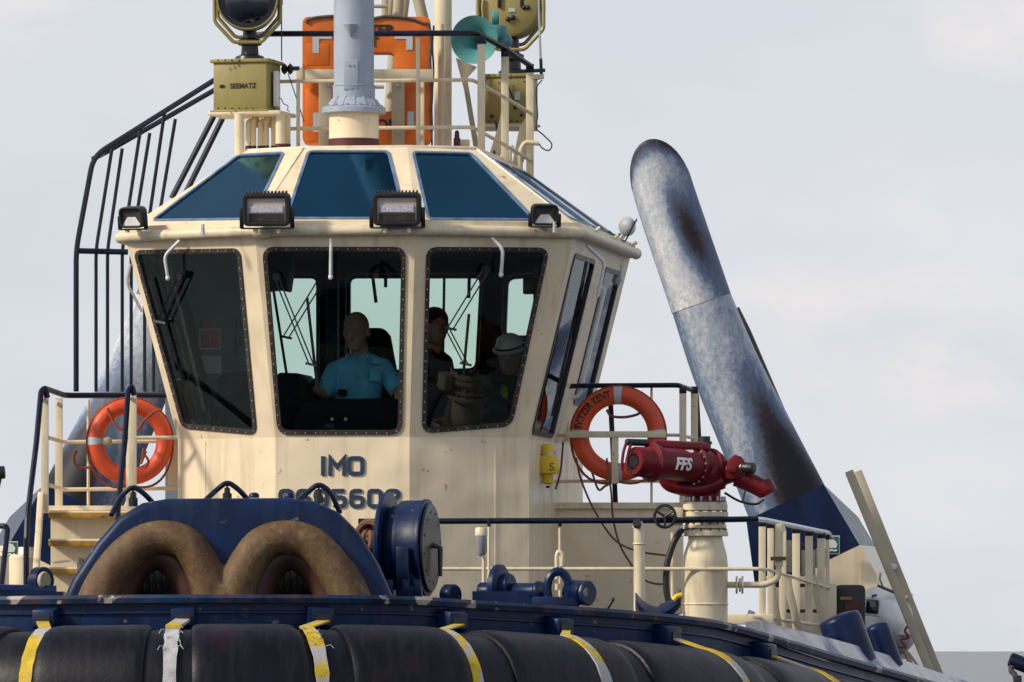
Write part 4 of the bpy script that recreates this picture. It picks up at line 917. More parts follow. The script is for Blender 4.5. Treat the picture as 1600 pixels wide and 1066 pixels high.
# ------------------------------------------------ floodlights
def flood(label, c, sx_px, sz_px, rz, big, Yq):
    u = k_(Yq); cc = P(*c, Yq); t = thing('floodlight', label, 'floodlight', cc-ZA*sz_px*.5*u-ZA*.03, 'floodlights along the wheelhouse visor')
    M = Matrix.Rotation(rz, 3, 'Z') @ Matrix.Rotation(R(8), 3, 'X'); w_, h_ = sx_px*u, sz_px*u; X = lambda x, y, z: cc + M @ Vector((x*w_, y, z*h_))
    lp = rloop([(-.5*w_,-.5*h_),(.5*w_,-.5*h_),(.5*w_,.5*h_),(-.5*w_,.5*h_)], .05, 4)
    U, V, N = M @ XA, M @ ZA, M @ Vector((0,-1,0))
    bd = MB().plate(lp, [], cc, U, V, N, -.10, -.012).build('housing', 'black_plastic', t, bevel=.008)
    MB().plate(lp, [inset(lp, .035 if big else .02)], cc, U, V, N, -.0118, .02).build('bezel', 'black_plastic', t, bevel=.006)
    if big:
        MB().box(X(0,-.0,.0)+N*-.008, w_*.82, .004, h_*.70, M).build('lens', 'lens', bd)
        MB().box(X(0,0,.02)+N*-.001, w_*.70, .008, h_*.20, M).build('led_strip', 'led', bd)
        MB().box(X(0,0,-.24)+N*-.003, w_*.76, .006, h_*.24, M).build('lower_reflector', 'frame_bronze', bd)
        mb = MB()
        for i in range(12): mb.box(X(-.42+.076*i, .05, .505), .010, .07, .03, M)
        mb.build('cooling_fin', 'black_plastic', bd, kind='stuff')
    else:
        i_ = inset(lp, .02)
        # pyramid reflector
        q = [X(-.40,-.0,-.40)+N*-.002, X(.40,0,-.40)+N*-.002, X(.40,0,.36)+N*-.002, X(-.40,0,.36)+N*-.002]; r_ = [X(-.16,.0,.02)+N*-.006, X(.16,0,.02)+N*-.006, X(.16,0,.16)+N*-.006, X(-.16,0,.16)+N*-.006]
        MB().add([q[0],q[1],r_[1],r_[0]], [(0,1,2,3)]).build('reflector', 'white', bd)
        MB().add([q[1],q[2],r_[2],r_[1], q[2],q[3],r_[3],r_[2], q[3],q[0],r_[0],r_[3], r_[0],r_[1],r_[2],r_[3]], [(0,1,2,3),(4,5,6,7),(8,9,10,11),(12,13,14,15)]).build('reflector_side', 'frame_bronze', bd)
    for s_ in (-1, 1):
        br = MB().bar(X(s_*.54, .03, .05), X(s_*.54, .03, -.58), .035, .012).build('bracket', 'black_metal', t, bevel=.003)
    MB().bar(X(-.55,.03,-.58), X(.55,.03,-.58), .012, .05).build('bracket', 'black_metal', t)
    for s_ in (-.25, .25): MB().cyl(X(s_,.03,-.58), X(s_,.03,-.72), .02, n=10).build('mount', 'cream_rail', t)
flood('large black floodlight on the left of the visor centre', (416,328), 74, 51, R(-6), True, -.55)
flood('large black floodlight on the right of the visor centre', (620,327), 75, 51, R(-4), True, -.62)
flood('small black floodlight at the far left end of the visor', (205,340), 40, 33, R(-18), False, .22)
flood('small black floodlight at the right end of the visor front', (852,336), 42, 33, R(8), False, -.28)
fl5 = thing('floodlight', 'white-backed floodlight turned sideways at the far right visor corner', 'floodlight', P(978,378,2.5), 'floodlights along the wheelhouse visor')
MB().ell(P(980,354,2.5), .075,.10,.085).build('housing', 'white', fl5); MB().bar(P(977,377,2.5), P(995,343,2.5), .012, .2).build('lens', 'black_metal', fl5); MB().bar(P(982,360,2.5), P(966,380,2.5), .03, .04).build('bracket', 'steel', fl5)
MB().tube(spline(PX([(970,366),(960,368),(950,362),(944,370)], 2.5), 5), .012, 6).build('cable', 'sign_green', fl5)
dc = thing('camera_dome', 'small grey camera dome hanging under the right visor corner', 'camera', P(961,445,2.9)); MB().lathe([(.001,0),(.04,.005),(.058,.04),(.06,.10),(.06,.16)], P(961,446,2.9), n=20).build('dome', 'mast_grey', dc); MB().lathe([(.08,0),(.08,.07)], P(961,417,2.9), n=18).build('mount', 'cream_rail', dc)

# ================================================================== EXHAUSTS AND CASINGS
def exhaust(label, mir):
    Yq = 6.6; mx_ = (lambda x: 2*678-x) if mir else (lambda x: x); u = k_(Yq)
    axp = [(1010,222),(1027,270),(1057,360),(1096,475)]; low_ = [(1092,463),(1134,575),(1186,690),(1232,790)]
    if mir: axp = [(1052,345),(1060,370),(1075,412),(1097,475)]
    t = thing('exhaust_pipe', label, 'exhaust', P(mx_(1228),800,Yq), 'twin exhaust pipes')
    n = 40
    def ringmesh(path, radii, cut, name, soot_rim_lightf):
        path = spline(PX([(mx_(x), y) for x, y in path], Yq), 10); N = len(path); vs = []; fs = []; soot_rim_light = []
        for i, p in enumerate(path):
            tt = (path[min(i+1,N-1)]-path[max(i-1,0)]).normalized(); f = i/(N-1); r = (radii[0]+(radii[1]-radii[0])*f)*u
            xx = YA.cross(tt).normalized(); 
            if xx.x < 0: xx = -xx
            for j in range(n):
                th = 2*math.pi*j/n; q = p + xx*math.sin(th)*r + Vector((0,-1,0))*math.cos(th)*r
                if cut:
                    L_ = .85*(1-f)**2; q = q + tt*L_*(1-math.cos(th))/2
                vs.append(q); soot_rim_light.append(soot_rim_lightf(f, math.sin(th)*(-1 if mir else 1)))
        for i in range(N-1):
            for j in range(n): fs.append((i*n+j, i*n+(j+1) % n, (i+1)*n+(j+1) % n, (i+1)*n+j))
        # inner wall
        o = len(vs); c0 = len(vs)
        for i, p in enumerate(path):
            for j in range(n): q = vs[i*n+j]; vs.append(q + (p-q).normalized()*.012 if not cut else q + (path[min(i+3,N-1)]-q).normalized()*.012); soot_rim_light.append(1)
        for i in range(N-1):
            for j in range(n): fs.append((o+i*n+j, o+(i+1)*n+j, o+(i+1)*n+(j+1) % n, o+i*n+(j+1) % n))
        for j in range(n): fs.append((j, o+j, o+(j+1) % n, (j+1) % n))
        mb = MB(); mb.add(vs, fs); ob = mb.build(name, 'exhaust', t, recalc=False)
        at_ = ob.data.attributes.new('soot_rim_light', 'FLOAT', 'POINT')
        for i, s_ in enumerate(soot_rim_light): at_.data[i].value = s_
        return ob
    def s1(f, s): # patch in the middle, dark rim at the tip
        return .72*math.exp(-((f-.64-.16*s)/.20)**2-((s-.34)/.42)**2) + .60*math.exp(-(f/.16)**2) + .45*max(0, s-.55) + .20*max(0, -s-.7)/.3 + .16*max(0, s+.2) + .02
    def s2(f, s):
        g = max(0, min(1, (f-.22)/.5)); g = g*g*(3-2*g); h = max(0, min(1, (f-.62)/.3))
        return .16 + .22*math.exp(-((s+1)/.22)**2) + .75*g*math.exp(-((s-.42)/.42)**2) + .55*h*max(0, min(1, (s+.7)*1.6)) - .12*math.exp(-((s-1)/.12)**2)  # sooty tone, thinned along the right rim to paint in blue edge light
    ringmesh(axp, (47,48.8), True, 'upper_pipe', s1)
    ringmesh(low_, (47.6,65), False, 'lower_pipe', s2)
    pth = PX([(mx_(1146),484,7.3),(mx_(1164),520,7.3),(mx_(1272),770,7.3)])
    
    if not mir: MB().tube(pth, 10*u, 16).build('drain_pipe', 'frame_bronze', t)
    return t
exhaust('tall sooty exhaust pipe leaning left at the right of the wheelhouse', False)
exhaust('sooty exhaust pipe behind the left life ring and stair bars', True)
def casing(label, mir):
    mx_ = (lambda x: 2*678-x) if mir else (lambda x: x); Yq = 5.4
    t = thing('funnel_casing', label, 'casing', P(mx_(1260),1015,Yq)-ZA*.6, 'exhaust casings')
    f = PX([(mx_(x), y) for x, y in ((1166,813),(1287,757),(1343,852),(1205,918),(1180,918))], Yq)
    bk = PX([(mx_(x), y) for x, y in ((1200,818),(1341,808),(1368,854),(1260,918),(1230,918))], 8.2)
    MB().loft(f, bk).build('upper_casing', 'navy', t)
    f = PX([(mx_(x), y) for x, y in ((1343,852),(1392,935),(1420,1030),(1205,1030),(1205,918))], Yq)
    bk = PX([(mx_(x), y) for x, y in ((1368,854),(1420,935),(1440,1030),(1260,1030),(1260,918))], 8.2)
    MB().loft(f, bk).build('lower_casing', 'cream', t)
    return t
casing('dark blue and cream casing at the foot of the right exhaust', False)
casing('dark blue casing at the foot of the left exhaust', True)
def raft_sign(label, x0, x1, y0, y1, Yq):
    t = thing('liferaft_sign', label, 'sign', P((x0+x1)/2, y1, Yq)); u = k_(Yq)
    MB().box(P((x0+x1)/2,(y0+y1)/2,Yq), (x1-x0)*u, .01, (y1-y0)*u).build('board', 'text_white', t)
    MB().box(P((x0+x1)/2,(y0+y1)/2,Yq)-YA*.007, (x1-x0-3)*u, .006, (y1-y0-3)*u).build('field', 'sign_green', t)
    c = P((x0+x1)/2-2, (y0+y1)/2+1, Yq)-YA*.012; pts = [c+Vector((x*u, 0, z*u)) for x, z in ((-12,-4),(8,-4),(10,2),(6,8),(-2,11),(-10,8),(-5,1))]
    MB().prism(pts, -YA*.004).build('raft_symbol', 'text_white', t)
    MB().tube([c+Vector((x*u,-.004,z*u)) for x, z in ((-11,-9),(-7,-7),(-3,-9),(1,-7),(5,-9),(9,-7))], .009, 5).build('wave_symbol', 'text_white', t)
raft_sign('green and white liferaft sign on the right blue casing', 1289, 1312, 837, 866, 5.25)
raft_sign('green and white liferaft sign at the far left edge', 5, 28, 846, 870, 3.0)

# ================================================================== DECKHOUSE AND PLATFORMS
dh = thing('deckhouse', 'cream deckhouse block right of the wheelhouse under the platform', 'deckhouse', P(950,1000,1.6))
MB().prism(PX([(835,788),(1068,788),(1068,960),(835,960)], 1.7), YA*1.8).build('block', 'cream', dh, bevel=.02)
MB().bar(P(848,790,1.66), P(1066,790,1.66), .05, .04).build('edge_bar', 'cream_rail', dh)
MB().bar(P(866,800,1.66), P(866,940,1.66), .012, .012).build('weld_seam', 'cream', dh)
pr = thing('platform_railing', 'right platform railing with dark blue top rail around the life ring', 'railing', P(980,790,1.6))
tubeobj('top_rail', 'navy_rail', pr, [(868,606,1.9),(900,603,1.7),(1060,602,1.6),(1088,612,2.2),(1093,700,2.2)], 4, rad=.06)
for x, Yq in ((1067,1.6),(1085,2.1)):
    barobj('post', 'cream_rail', pr, (x,610,Yq), (x,790,Yq), 11, 5); barobj('post_sleeve', 'navy_rail', pr, (x,604,Yq), (x,615,Yq), 11.6, 6)
tubeobj('thin_post', 'cream_rail', pr, [(1018,606),(1018,790)], 2, 1.7)
for y in (680, 752): tubeobj('mid_rail', 'cream_rail', pr, [(850,y+1,1.8),(900,y,1.7),(1060,y,1.62),(1090,y+6,2.2)], 2.6, rad=.05)
barobj('flat_rail', 'cream_rail', pr, (884,679,1.45), (1041,679,1.45), 10, 4); barobj('flat_post', 'cream_rail', pr, (961,680,1.46), (961,756,1.46), 11, 4)
barobj('navy_stay', 'navy_rail', pr, (954,628,2.0), (962,790,2.0), 8, 5)
tubeobj('door_handrail', 'cream_rail', pr, [(875,610,1.75),(850,678,1.75),(848,700,1.75),(848,790,1.75)], 3.4, rad=.05)
barobj('post', 'cream_rail', pr, (885,610,2.1), (885,690,2.1), 8, 5)

def lifering(label, c, Ro, Ri, Yq, tilt, txt=None, bands=(90,180,0,270)):
    u = k_(Yq); cc = P(*c, Yq); ax = (Matrix.Rotation(tilt, 3, 'Z') @ Vector((0,-1,0))); RR = (Ro+Ri)/2*u; r = (Ro-Ri)/2*u
    t = thing('life_ring', label, 'life ring', cc-ZA*Ro*u, 'life rings on the rails'); U = ZA.cross(-ax).normalized(); U = (Matrix.Rotation(tilt, 3, 'Z') @ XA)
    rg = MB().torus(cc, ax, RR, r, 56, 18).build('ring', 'orange', t)
    for a in bands:
        pts = [cc+(U*math.cos(R(a+d))+ZA*math.sin(R(a+d)))*RR for d in (-5.5,-2.7,0,2.7,5.5)]
        MB().tube(pts, r*1.025, 18).build('reflective_band', 'reflective', rg)
    if txt:
        vs, fs = text_geo(txt, .088, .002, .002); mb = MB(); out_ = []
        for p in vs:
            th = R(137) - p.x*.72/RR; h = p.y*1.0
            rad_ = RR + .012 + h; q2 = min(.97, abs(rad_-RR)/r); dep = r*math.sqrt(1-q2*q2)
            out_.append(cc+(U*math.cos(th)+ZA*math.sin(th))*rad_ + ax*(dep+.004+p.z))
        mb.add(out_, fs); mb.build('lettering', 'text_black', rg)
    # grab line in four sagging loops
    for a in (90, 180, 270, 0):
        pts = []
        for i in range(13):
            f = i/12; th = R(a+f*90); sag = math.sin(math.pi*f)
            p = cc+(U*math.cos(th)+ZA*math.sin(th))*(RR+r*(1.04)) + ax*.01 - ZA*.06*sag*(1 if a in (180,270) else .1)
            pts.append(p)
        MB().tube(pts, .011, 6).build('grab_line', 'rope_orange', t)
    return t, cc, U, RR, r
t, cc, U, RR, r = lifering('orange life ring lettered with the vessel name on the right platform rail', (966,678), 74, 46, 1.58, R(-4), 'SVITZER KENT')
MB().tube(spline(PX([(948,640),(955,650),(975,652),(995,648),(1002,642)], 1.5), 5), .012, 6).build('inner_line', 'rope', t)
t, cc, U, RR, r = lifering('orange life ring hung in the left platform rail beside the stairs', (203,690), 68, 42, .75, R(14), None, (180,))
for pts in ([(168,638),(175,655),(185,668),(200,674),(215,672),(225,658),(240,645),(252,640)], [(225,700),(222,718),(228,705),(220,725),(226,712),(232,722),(226,732)], [(120,704),(116,715),(118,726),(128,731),(142,730)]):
    MB().tube(spline(PX(pts, .62), 5), .012, 6).build('loose_line', 'rope_orange', t)
MB().ell(P(168,690,.62), .04,.03,.04).build('knob', 'beige', t)

# left platform with steps
lp_ = thing('boarding_steps', 'cream steps with mustard nosings left of the wheelhouse', 'steps', P(120,940,0))
for i, (y, x1) in enumerate(((803,172),(847,150),(891,140),(935,130))):
    Yq = .55-.28*i; a, b_ = P(76,y,Yq), P(x1+90,y,Yq)
    tr = MB().box((a+b_)/2+YA*.14, (b_-a).length, .30, .05).build('tread', 'cream', lp_, bevel=.008)
    MB().box((a+b_)/2-YA*.014-ZA*.012, (b_-a).length, .02, .045).build('nosing', 'mustard', tr, bevel=.004)
    MB().box((a+b_)/2+YA*.27-ZA*.12, (b_-a).length, .02, .22).build('riser', 'cream', lp_)
MB().box(P(175,797,1.6)+ZA*.0, 1.15, 1.7, .04).build('platform', 'cream', lp_)
MB().bar(P(64,775,.5), P(54,930,-.5), .05, .10).build('stringer', 'cream', lp_, bevel=.01)
MB().bar(P(80,880,.1), P(112,876,.1), .02, .02).build('latch_bar', 'cream_rail', lp_)
lr = thing('platform_railing', 'left platform railing of cream posts with dark blue handrails by the steps', 'railing', P(150,800,.8))
tubeobj('top_rail', 'navy_rail', lr, [(70,607,.5),(102,618,1.0),(262,618,1.0)], 4.6, rad=.06)
for x, y0, y1, Yq, wd_ in ((70,616,802,.5,12),(92,622,800,1.0,12),(207,614,802,.5,13),(202,690,802,.52,10)):
    ps = barobj('post', 'cream_rail', lr, (x,y0,Yq), (x,y1,Yq), wd_, 5)
    if wd_ > 10: MB().cyl(P(x,y0+10,Yq-.02), P(x,y0+10,Yq-.04), 3.4*k_(Yq), n=12).build('bolt', 'steel', ps)
tubeobj('thin_post', 'cream_rail', lr, [(138,625),(138,800)], 2.4, .98)
for y in (684, 758): tubeobj('mid_rail', 'cream_rail', lr, [(76,y,.5),(100,y+7,.98),(277,y+5,.98)], 3.2, rad=.04)
tubeobj('mid_rail', 'cream_rail', lr, [(207,684,.5),(277,684,.52)], 3, rad=.04)
tubeobj('handrail', 'navy_rail', lr, [(74,622,.45),(70,606,.45),(64,612,.42),(57,690,.1),(43,805,-.3),(41,860,-.45),(41,940,-.45)], 4.6, rad=.05)
tubeobj('handrail', 'navy_rail', lr, [(210,618,.45),(206,603,.45),(200,612,.42),(195,690,.1),(184,800,-.3),(182,900,-.45)], 4.6, rad=.05)
barobj('post', 'cream_rail', lr, (270,680,1.0), (270,758,1.0), 14, 8)

# ================================================================== FOREDECK
# towing staple
Yst = -5.6; us = k_(Yst)
ts = thing('towing_staple', 'big dark blue towing staple with rusty twin-arched rope guide on the bow', 'towing staple', P(352,940,Yst)-ZA*.6)
outl = [(88,960),(112,905),(150,848),(185,808),(222,786),(262,779),(440,778),(490,783),(528,800),(560,832),(590,880),(612,930),(618,960)]
o2 = [P(x,y,Yst) for x, y in outl]
O = P(352,960,Yst); k2 = lambda L_: [((x-352)*us, (960-y)*us) for x, y in L_]
thr = [[(cx_+rx*math.cos(R(a)), 945-62*math.sin(R(a))) for a in range(0, 181, 12)] for cx_, rx in ((243,52),(452,52))]
MB().plate(k2(outl), [k2(q) for q in thr], O, XA, ZA, -YA, -.75, 0).build('body', 'navy_worn', ts, bevel=.07, seg=4, ang=50)
# rope guide: two inverted U tubes, running into each other in the middle
def arch(xs, Yq=Yst-.02):
    return spline([P(x, y, Yq) for x, y in xs], 10)
g1 = arch([(140,1000),(156,932),(186,880),(220,849),(256,840),(292,851),(316,886),(331,928),(336,1000)])
g2 = arch([(364,1000),(368,928),(384,886),(409,851),(446,840),(484,849),(516,880),(546,932),(560,1000)])
def grad(pth): n_ = len(pth); return [(27+10*abs(2*q/(n_-1)-1)**2)*us for q in range(n_)]
mb = MB(); mb.tube(g1, grad(g1), 26); mb.tube(g2, grad(g2), 26); mb.ell(P(350,985,Yst-.02), 50*us, 41*us, 92*us, 26, 16)
gd = mb.build('rope_guide', 'rust', ts)
md = gd.modifiers.new('r', 'REMESH'); md.mode = 'VOXEL'; md.voxel_size = .012; ms = gd.modifiers.new('s', 'SMOOTH'); ms.iterations = 6
bpy.context.view_layer.update(); me_ = bpy.data.meshes.new_from_object(gd.evaluated_get(bpy.context.evaluated_depsgraph_get())); gd.modifiers.clear(); gd.data = me_
for p in me_.polygons: p.use_smooth = True
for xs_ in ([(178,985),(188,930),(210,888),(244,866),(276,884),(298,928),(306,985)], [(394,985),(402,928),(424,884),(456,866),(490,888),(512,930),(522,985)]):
    MB().tube(spline([P(x, y, Yst+.10) for x, y in xs_], 8), 25*us, 18).build('throat_shade_lining', 'throat', ts)  # dark red inner ring, the arch's underside shading put into its colour
for x, y in ((208,785),(355,778),(498,781)):
    q = P(x, y, Yst+.3); h = MB().tube(rnd([q+Vector((-.16,-.1,-.10 if x == 208 else -.02)), q+Vector((-.09,0,.05)), q+Vector((0,0,.125)), q+Vector((.09,0,.06)), q+Vector((.16,.05,-.10 if x == 498 else -.02))], .06), .020, 8).build('guard_hoop', 'navy_rail', ts)
    MB().lathe([(.035,-.03),(.035,.03),(.022,.04),(.022,.07),(.008,.08),(.008,.11)], q, n=10).build('valve_stem', 'black_metal', h)
for x in (397, 452): MB().lathe([(.04,0),(.04,.02),(.03,.035),(.01,.04)], P(x,778,Yst+.5), n=14).build('cap', 'navy', ts)
# hawser seen through the throat
hw = thing('hawser_drum', 'rope-wrapped drum seen through the staple throats', 'winch', P(350,985,-4.4))
mb = MB(); q0, q1 = P(130,935,-4.5), P(580,935,-4.5)
mb.cyl(q0, q1, .26, n=24); mb.build('drum', 'navy', hw)
mb = MB()
for i in range(46):
    f = i/45; c = q0.lerp(q1, f); mb.torus(c, XA+Vector((0,.05,.08)), .29, .028, 24, 6)
mb.build('rope_turns', 'rope_grey', hw, kind='stuff')

# winch drum at right of the staple
wd_ = thing('winch_drum', 'dark blue winch drum with round end cover right of the staple', 'winch', P(645,940,-4.2)-ZA*.3)
c0 = P(668,856,-4.2); ax = Vector((.978,-.21,0)).normalized(); ud = k_(-4.2)
MB().lathe([(86*ud,0),(88*ud,.012),(88*ud,.035),(80*ud,.045)], c0-ax*.33, ax, 48).build('flange', 'navy', wd_)
MB().lathe([(62*ud,0),(66*ud,.02),(66*ud,.07),(73*ud,.08),(74*ud,.11),(74*ud,.25),(76*ud,.26),(76*ud,.285),(70*ud,.29)], c0-ax*.28, ax, 48).build('drum', 'navy_worn', wd_, ang=45)
ec = MB().lathe([(68*ud,0),(70*ud,.008),(68*ud,.022),(40*ud,.03),(.001,.032)], c0+ax*.012, ax, 44).build('end_cover', 'black_metal', wd_)
x = ZA.cross(ax).normalized()
for q in range(12):
    a = R(30*q+10); q_ = c0+ax*.03+(x*math.cos(a)+ZA*math.sin(a))*56*ud; MB().cyl(q_, q_+ax*.012, .010, n=8).build('bolt', 'black_metal', ec)
MB().tube([c0+ax*.03+ZA*.02, c0+ax*.10+ZA*.0, c0+ax*.10-ZA*.22], [.025,.022,.016], 10).build('locking_handle', 'black_metal', wd_)
MB().box(P(629,885,-4.55), .10, .02, .30, Matrix.Rotation(R(-14), 3, 'Z')).build('inspection_plate', 'navy', wd_, bevel=.008)
MB().bar(P(640,960,-4.3), P(640,915,-4.3), .2, .4).build('pedestal', 'navy', wd_, bevel=.02)
for q in (608, 634, 652): MB().box(P(q,918,-4.7), .06, .08, .12).build('foot_lug', 'navy', wd_, bevel=.01)
rp = thing('rope_heap', 'heap of brown mooring rope between staple and winch drum', 'rope', P(580,880,-3.6))
mb = MB()
for i in range(12):
    c = P(578+random.uniform(-10,12), 845+random.uniform(-16,25), -3.6+random.uniform(-.1,.1)); mb.torus(c, Vector((random.uniform(-1,1), random.uniform(-1,-.2), random.uniform(-.6,.6))), random.uniform(.06,.12), .026, 22, 7)
mb.build('coil', 'rope', rp, kind='stuff')
MB().box(P(580,905,-3.6), .35, .3, .4).build('locker', 'navy', rp, bevel=.02)
# deck machinery
def disc(name, x, y, r, dep, Yq, parent, mt='navy', ax=None): return MB().lathe([(r*.9*k_(Yq),0),(r*k_(Yq),.012),(r*k_(Yq),dep-.012),(r*.9*k_(Yq),dep)], P(x,y,Yq)-(ax or XA)*dep*.5, ax or XA, 28).build(name, mt, parent)
wn = thing('windlass', 'small dark blue windlass with upright flange right of the winch drum', 'windlass', P(800,960,-4.6)-ZA*.2)
ax = Vector((.90,-.42,0)).normalized()
disc('flange', 780, 918, 36, .06, -4.7, wn, ax=ax); disc('gear', 790, 918, 22, .10, -4.7, wn, ax=ax); disc('drum', 765, 925, 15, .16, -4.6, wn, ax=ax)
MB().cyl(P(800,925,-4.7), P(844,925,-4.9), 14*k_(-4.7), n=24).build('warping_barrel', 'navy', wn, bevel=.02); disc('end_flange', 842, 925, 17, .05, -4.9, wn, ax=ax)
MB().box(P(800,950,-4.7), .6, .4, .25).build('bed', 'navy', wn)
ck = thing('closed_chock', 'dark blue upright oval chock beside the windlass', 'fairlead', P(872,945,-5.0)-ZA*.1)
MB().tube([P(872+17*math.cos(R(a))*(1 if abs(math.sin(R(a)))<.99 else 1), 918-25*math.sin(R(a)) if math.sin(R(a)) > 0 else 918-38*math.sin(R(a)), -5.0) for a in range(0,360,15)], .034, 8, closed=True).build('ring', 'navy', ck)
MB().box(P(868,945,-5.0), .36, .2, .12).build('foot', 'navy', ck, bevel=.02)
bl = thing('mooring_drum', 'small dark blue capped drum right of the oval chock', 'drum', P(905,945,-5.0)-ZA*.1)
MB().cyl(P(893,925,-4.9), P(916,927,-5.1), 19*k_(-5), n=26).build('drum', 'navy', bl, bevel=.015); disc('end_plate', 918, 927, 20, .03, -5.12, bl, 'navy_edge', ax=Vector((.75,-.66,0)))
MB().tube(rnd(PX([(892,918),(893,910),(908,910),(910,918)], -5.0), .02), .008, 6).build('lifting_loop', 'rope', bl)
sb = thing('stub_fitting', 'small blue rounded fitting beside the winch drum foot', 'fitting', P(704,935,-4.9)-ZA*.1); disc('disc', 704, 930, 17, .10, -4.9, sb, ax=Vector((.8,-.6,0))); MB().box(P(704,945,-4.85), .14,.12,.14).build('foot','navy',sb)
lv = thing('deck_lever', 'short black lever standing on the bulwark edge', 'lever', P(950,948,-5.1)); tubeobj('rod', 'black_metal', lv, [(946,955),(957,937)], 3, -5.1)
MB().ell(P(957,937,-5.1), .018,.018,.018,8,6).build('grip','black_metal',lv)
fs_ = thing('rope_saddle', 'blue saddle-shaped rope chute with yellow edge left of the pedestal', 'fairlead', P(1028,962,-4.3)-ZA*.1)
mb = MB(); N1, N2 = 14, 10; vs = []; fs = []
for i in range(N1+1):
    s_ = i/N1; x = 994+70*s_; ymid = 948 - 22*(abs(2*s_-1))**2.2
    for j in range(N2+1):
        f = j/N2; vs.append(P(x, ymid+26*f - (5 if s_ > .5 else 0), -4.4 - .25*math.sin(f*math.pi*.9)))
for i in range(N1):
    for j in range(N2): a = i*(N2+1)+j; fs.append((a, a+1, a+N2+2, a+N2+1))
n0 = len(vs); vs += [v + YA*.45 for v in vs]; fs += [tuple(n0+i for i in reversed(q)) for q in fs]
for i in range(N1): a = i*(N2+1); b_ = (i+1)*(N2+1); fs += [(a, b_, n0+b_, n0+a), (a+N2, n0+a+N2, n0+b_+N2, b_+N2)]
for j in range(N2): a = j; fs += [(a, n0+a, n0+a+1, a+1)]; a = N1*(N2+1)+j; fs += [(a, a+1, n0+a+1, n0+a)]
mb.add(vs, fs); sd2 = mb.build('chute', 'navy', fs_)
MB().tube(spline(PX([(1052,938),(1058,932),(1066,930)], -4.62), 5), .022, 8).build('yellow_edge', 'yellow', sd2)
# left side deck bits
lw = thing('mooring_winch', 'dark blue winch with round brake disc at the lower left', 'winch', P(60,945,-4)-ZA*.2)
disc('brake_disc', 64, 908, 22, .10, -3.9, lw, ax=Vector((.8,-.6,0))); disc('disc_face', 69, 907, 14, .03, -4.0, lw, 'beige', ax=Vector((.8,-.6,0))); MB().cyl(P(0,922,-4), P(88,924,-4), 9*k_(-4), n=18).build('barrel', 'navy', lw)
MB().box(P(50,945,-4), .5,.3,.2).build('bed', 'navy', lw)
bn_ = thing('cream_bin', 'cream cylindrical canister behind the left handrail', 'canister', P(38,930,1.4)); MB().lathe([(24*k_(1.4),0),(24*k_(1.4),.24),(22*k_(1.4),.25),(22*k_(1.4),.26)], P(38,915,1.4), n=26).build('drum', 'cream', bn_); MB().lathe([(13*k_(1.4),0),(13*k_(1.4),.07)], P(42,868,1.4), n=18).build('lid', 'white', bn_)
MB().box(P(10,900,1.8), .3, .3, .34).build('box', 'beige', bn_)
lb = thing('bent_handrail', 'dark blue bent handrail tip at the extreme left edge', 'railing', P(6,930,-.5)); tubeobj('rail', 'navy_rail', lb, [(-20,822,-.4),(8,822,-.5),(12,828,-.5),(6,880,-.7),(0,940,-.8)], 4.5, rad=.05)
tubeobj('mid_rail', 'cream_rail', lb, [(-20,858,-.4),(-4,858,-.45),(6,862,-.6)], 3, rad=.03)
le = thing('deck_lamp', 'black lamp end poking in at the left edge', 'lamp', P(0,775,2)); MB().cyl(P(-18,740,2), P(8,738,2), .055, n=16).build('head', 'black_plastic', le, bevel=.01); MB().bar(P(0,748,2), P(-6,775,2), .03, .03).build('bracket', 'black_metal', le)

# foredeck railing
fr_ = thing('foredeck_railing', 'long foredeck railing with dark blue top pipe in front of the cream walls', 'railing', P(900,940,-2.6)-ZA*.2)
tubeobj('top_rail', 'navy_rail', fr_, [(560,815,-2.4),(1070,813,-2.6),(1185,811,-2.6)], 4.6)
tubeobj('mid_rail', 'cream_rail', fr_, [(600,889,-2.4),(1185,889,-2.6)], 2.9)
for x in (764, 875): tubeobj('post', 'cream_rail', fr_, [(x,818),(x,960)], 2.4, -2.5)
for x in (764, 875): tubeobj('post_sleeve', 'navy_rail', fr_, [(x,812),(x,823)], 2.9, -2.5)
bk = thing('bulkhead_lamp', 'cream-capped glass deck lamp on a short pole by the front railing', 'lamp', P(752,940,-2.9))
ub = k_(-2.9); MB().lathe([(9*ub,0),(10*ub,.005),(10*ub,11*ub),(8*ub,14*ub)], P(752,838,-2.9), n=20).build('cap', 'cream_rail', bk); MB().lathe([(.001,0),(6*ub,2*ub),(9*ub,8*ub),(9*ub,32*ub)], P(752,870,-2.9), n=20).build('glass_jar', 'lamp_glass', bk)
tubeobj('pole', 'cream_rail', bk, [(756,870),(756,960)], 3, -2.85); MB().cyl(P(752,826,-2.9), P(752,823,-2.9), .02, n=8).build('gland', 'rope', bk)
gp = thing('gooseneck_vent', 'thick cream vent pipe with dark mouth before the deckhouse wall', 'vent pipe', P(999,960,-3.0))
tubeobj('pipe', 'cream_rail', gp, [(999,970),(999,826),(995,818)], 9, -3.0, n=18); MB().cyl(P(996,821,-3.06), P(995,816,-3.1), 6.5*ub, n=16).build('mouth', 'black_metal', gp)
for y in (850,): MB().torus(P(999,y,-3.0), ZA, 9*ub, .008, 20, 6).build('weld_ring', 'cream_rail', gp)
sv = thing('small_vent', 'slim cream hooked vent pipe at the front railing post', 'vent pipe', P(872,930,-2.8)); tubeobj('pipe', 'cream_rail', sv, [(870,905),(870,868),(873,861),(879,866),(878,885)], 3.6, -2.8, rad=.04, n=10)
MB().lathe([(.02,0),(.02,.05)], P(871,922,-2.85), n=8).build('lug', 'cream_rail', sv)
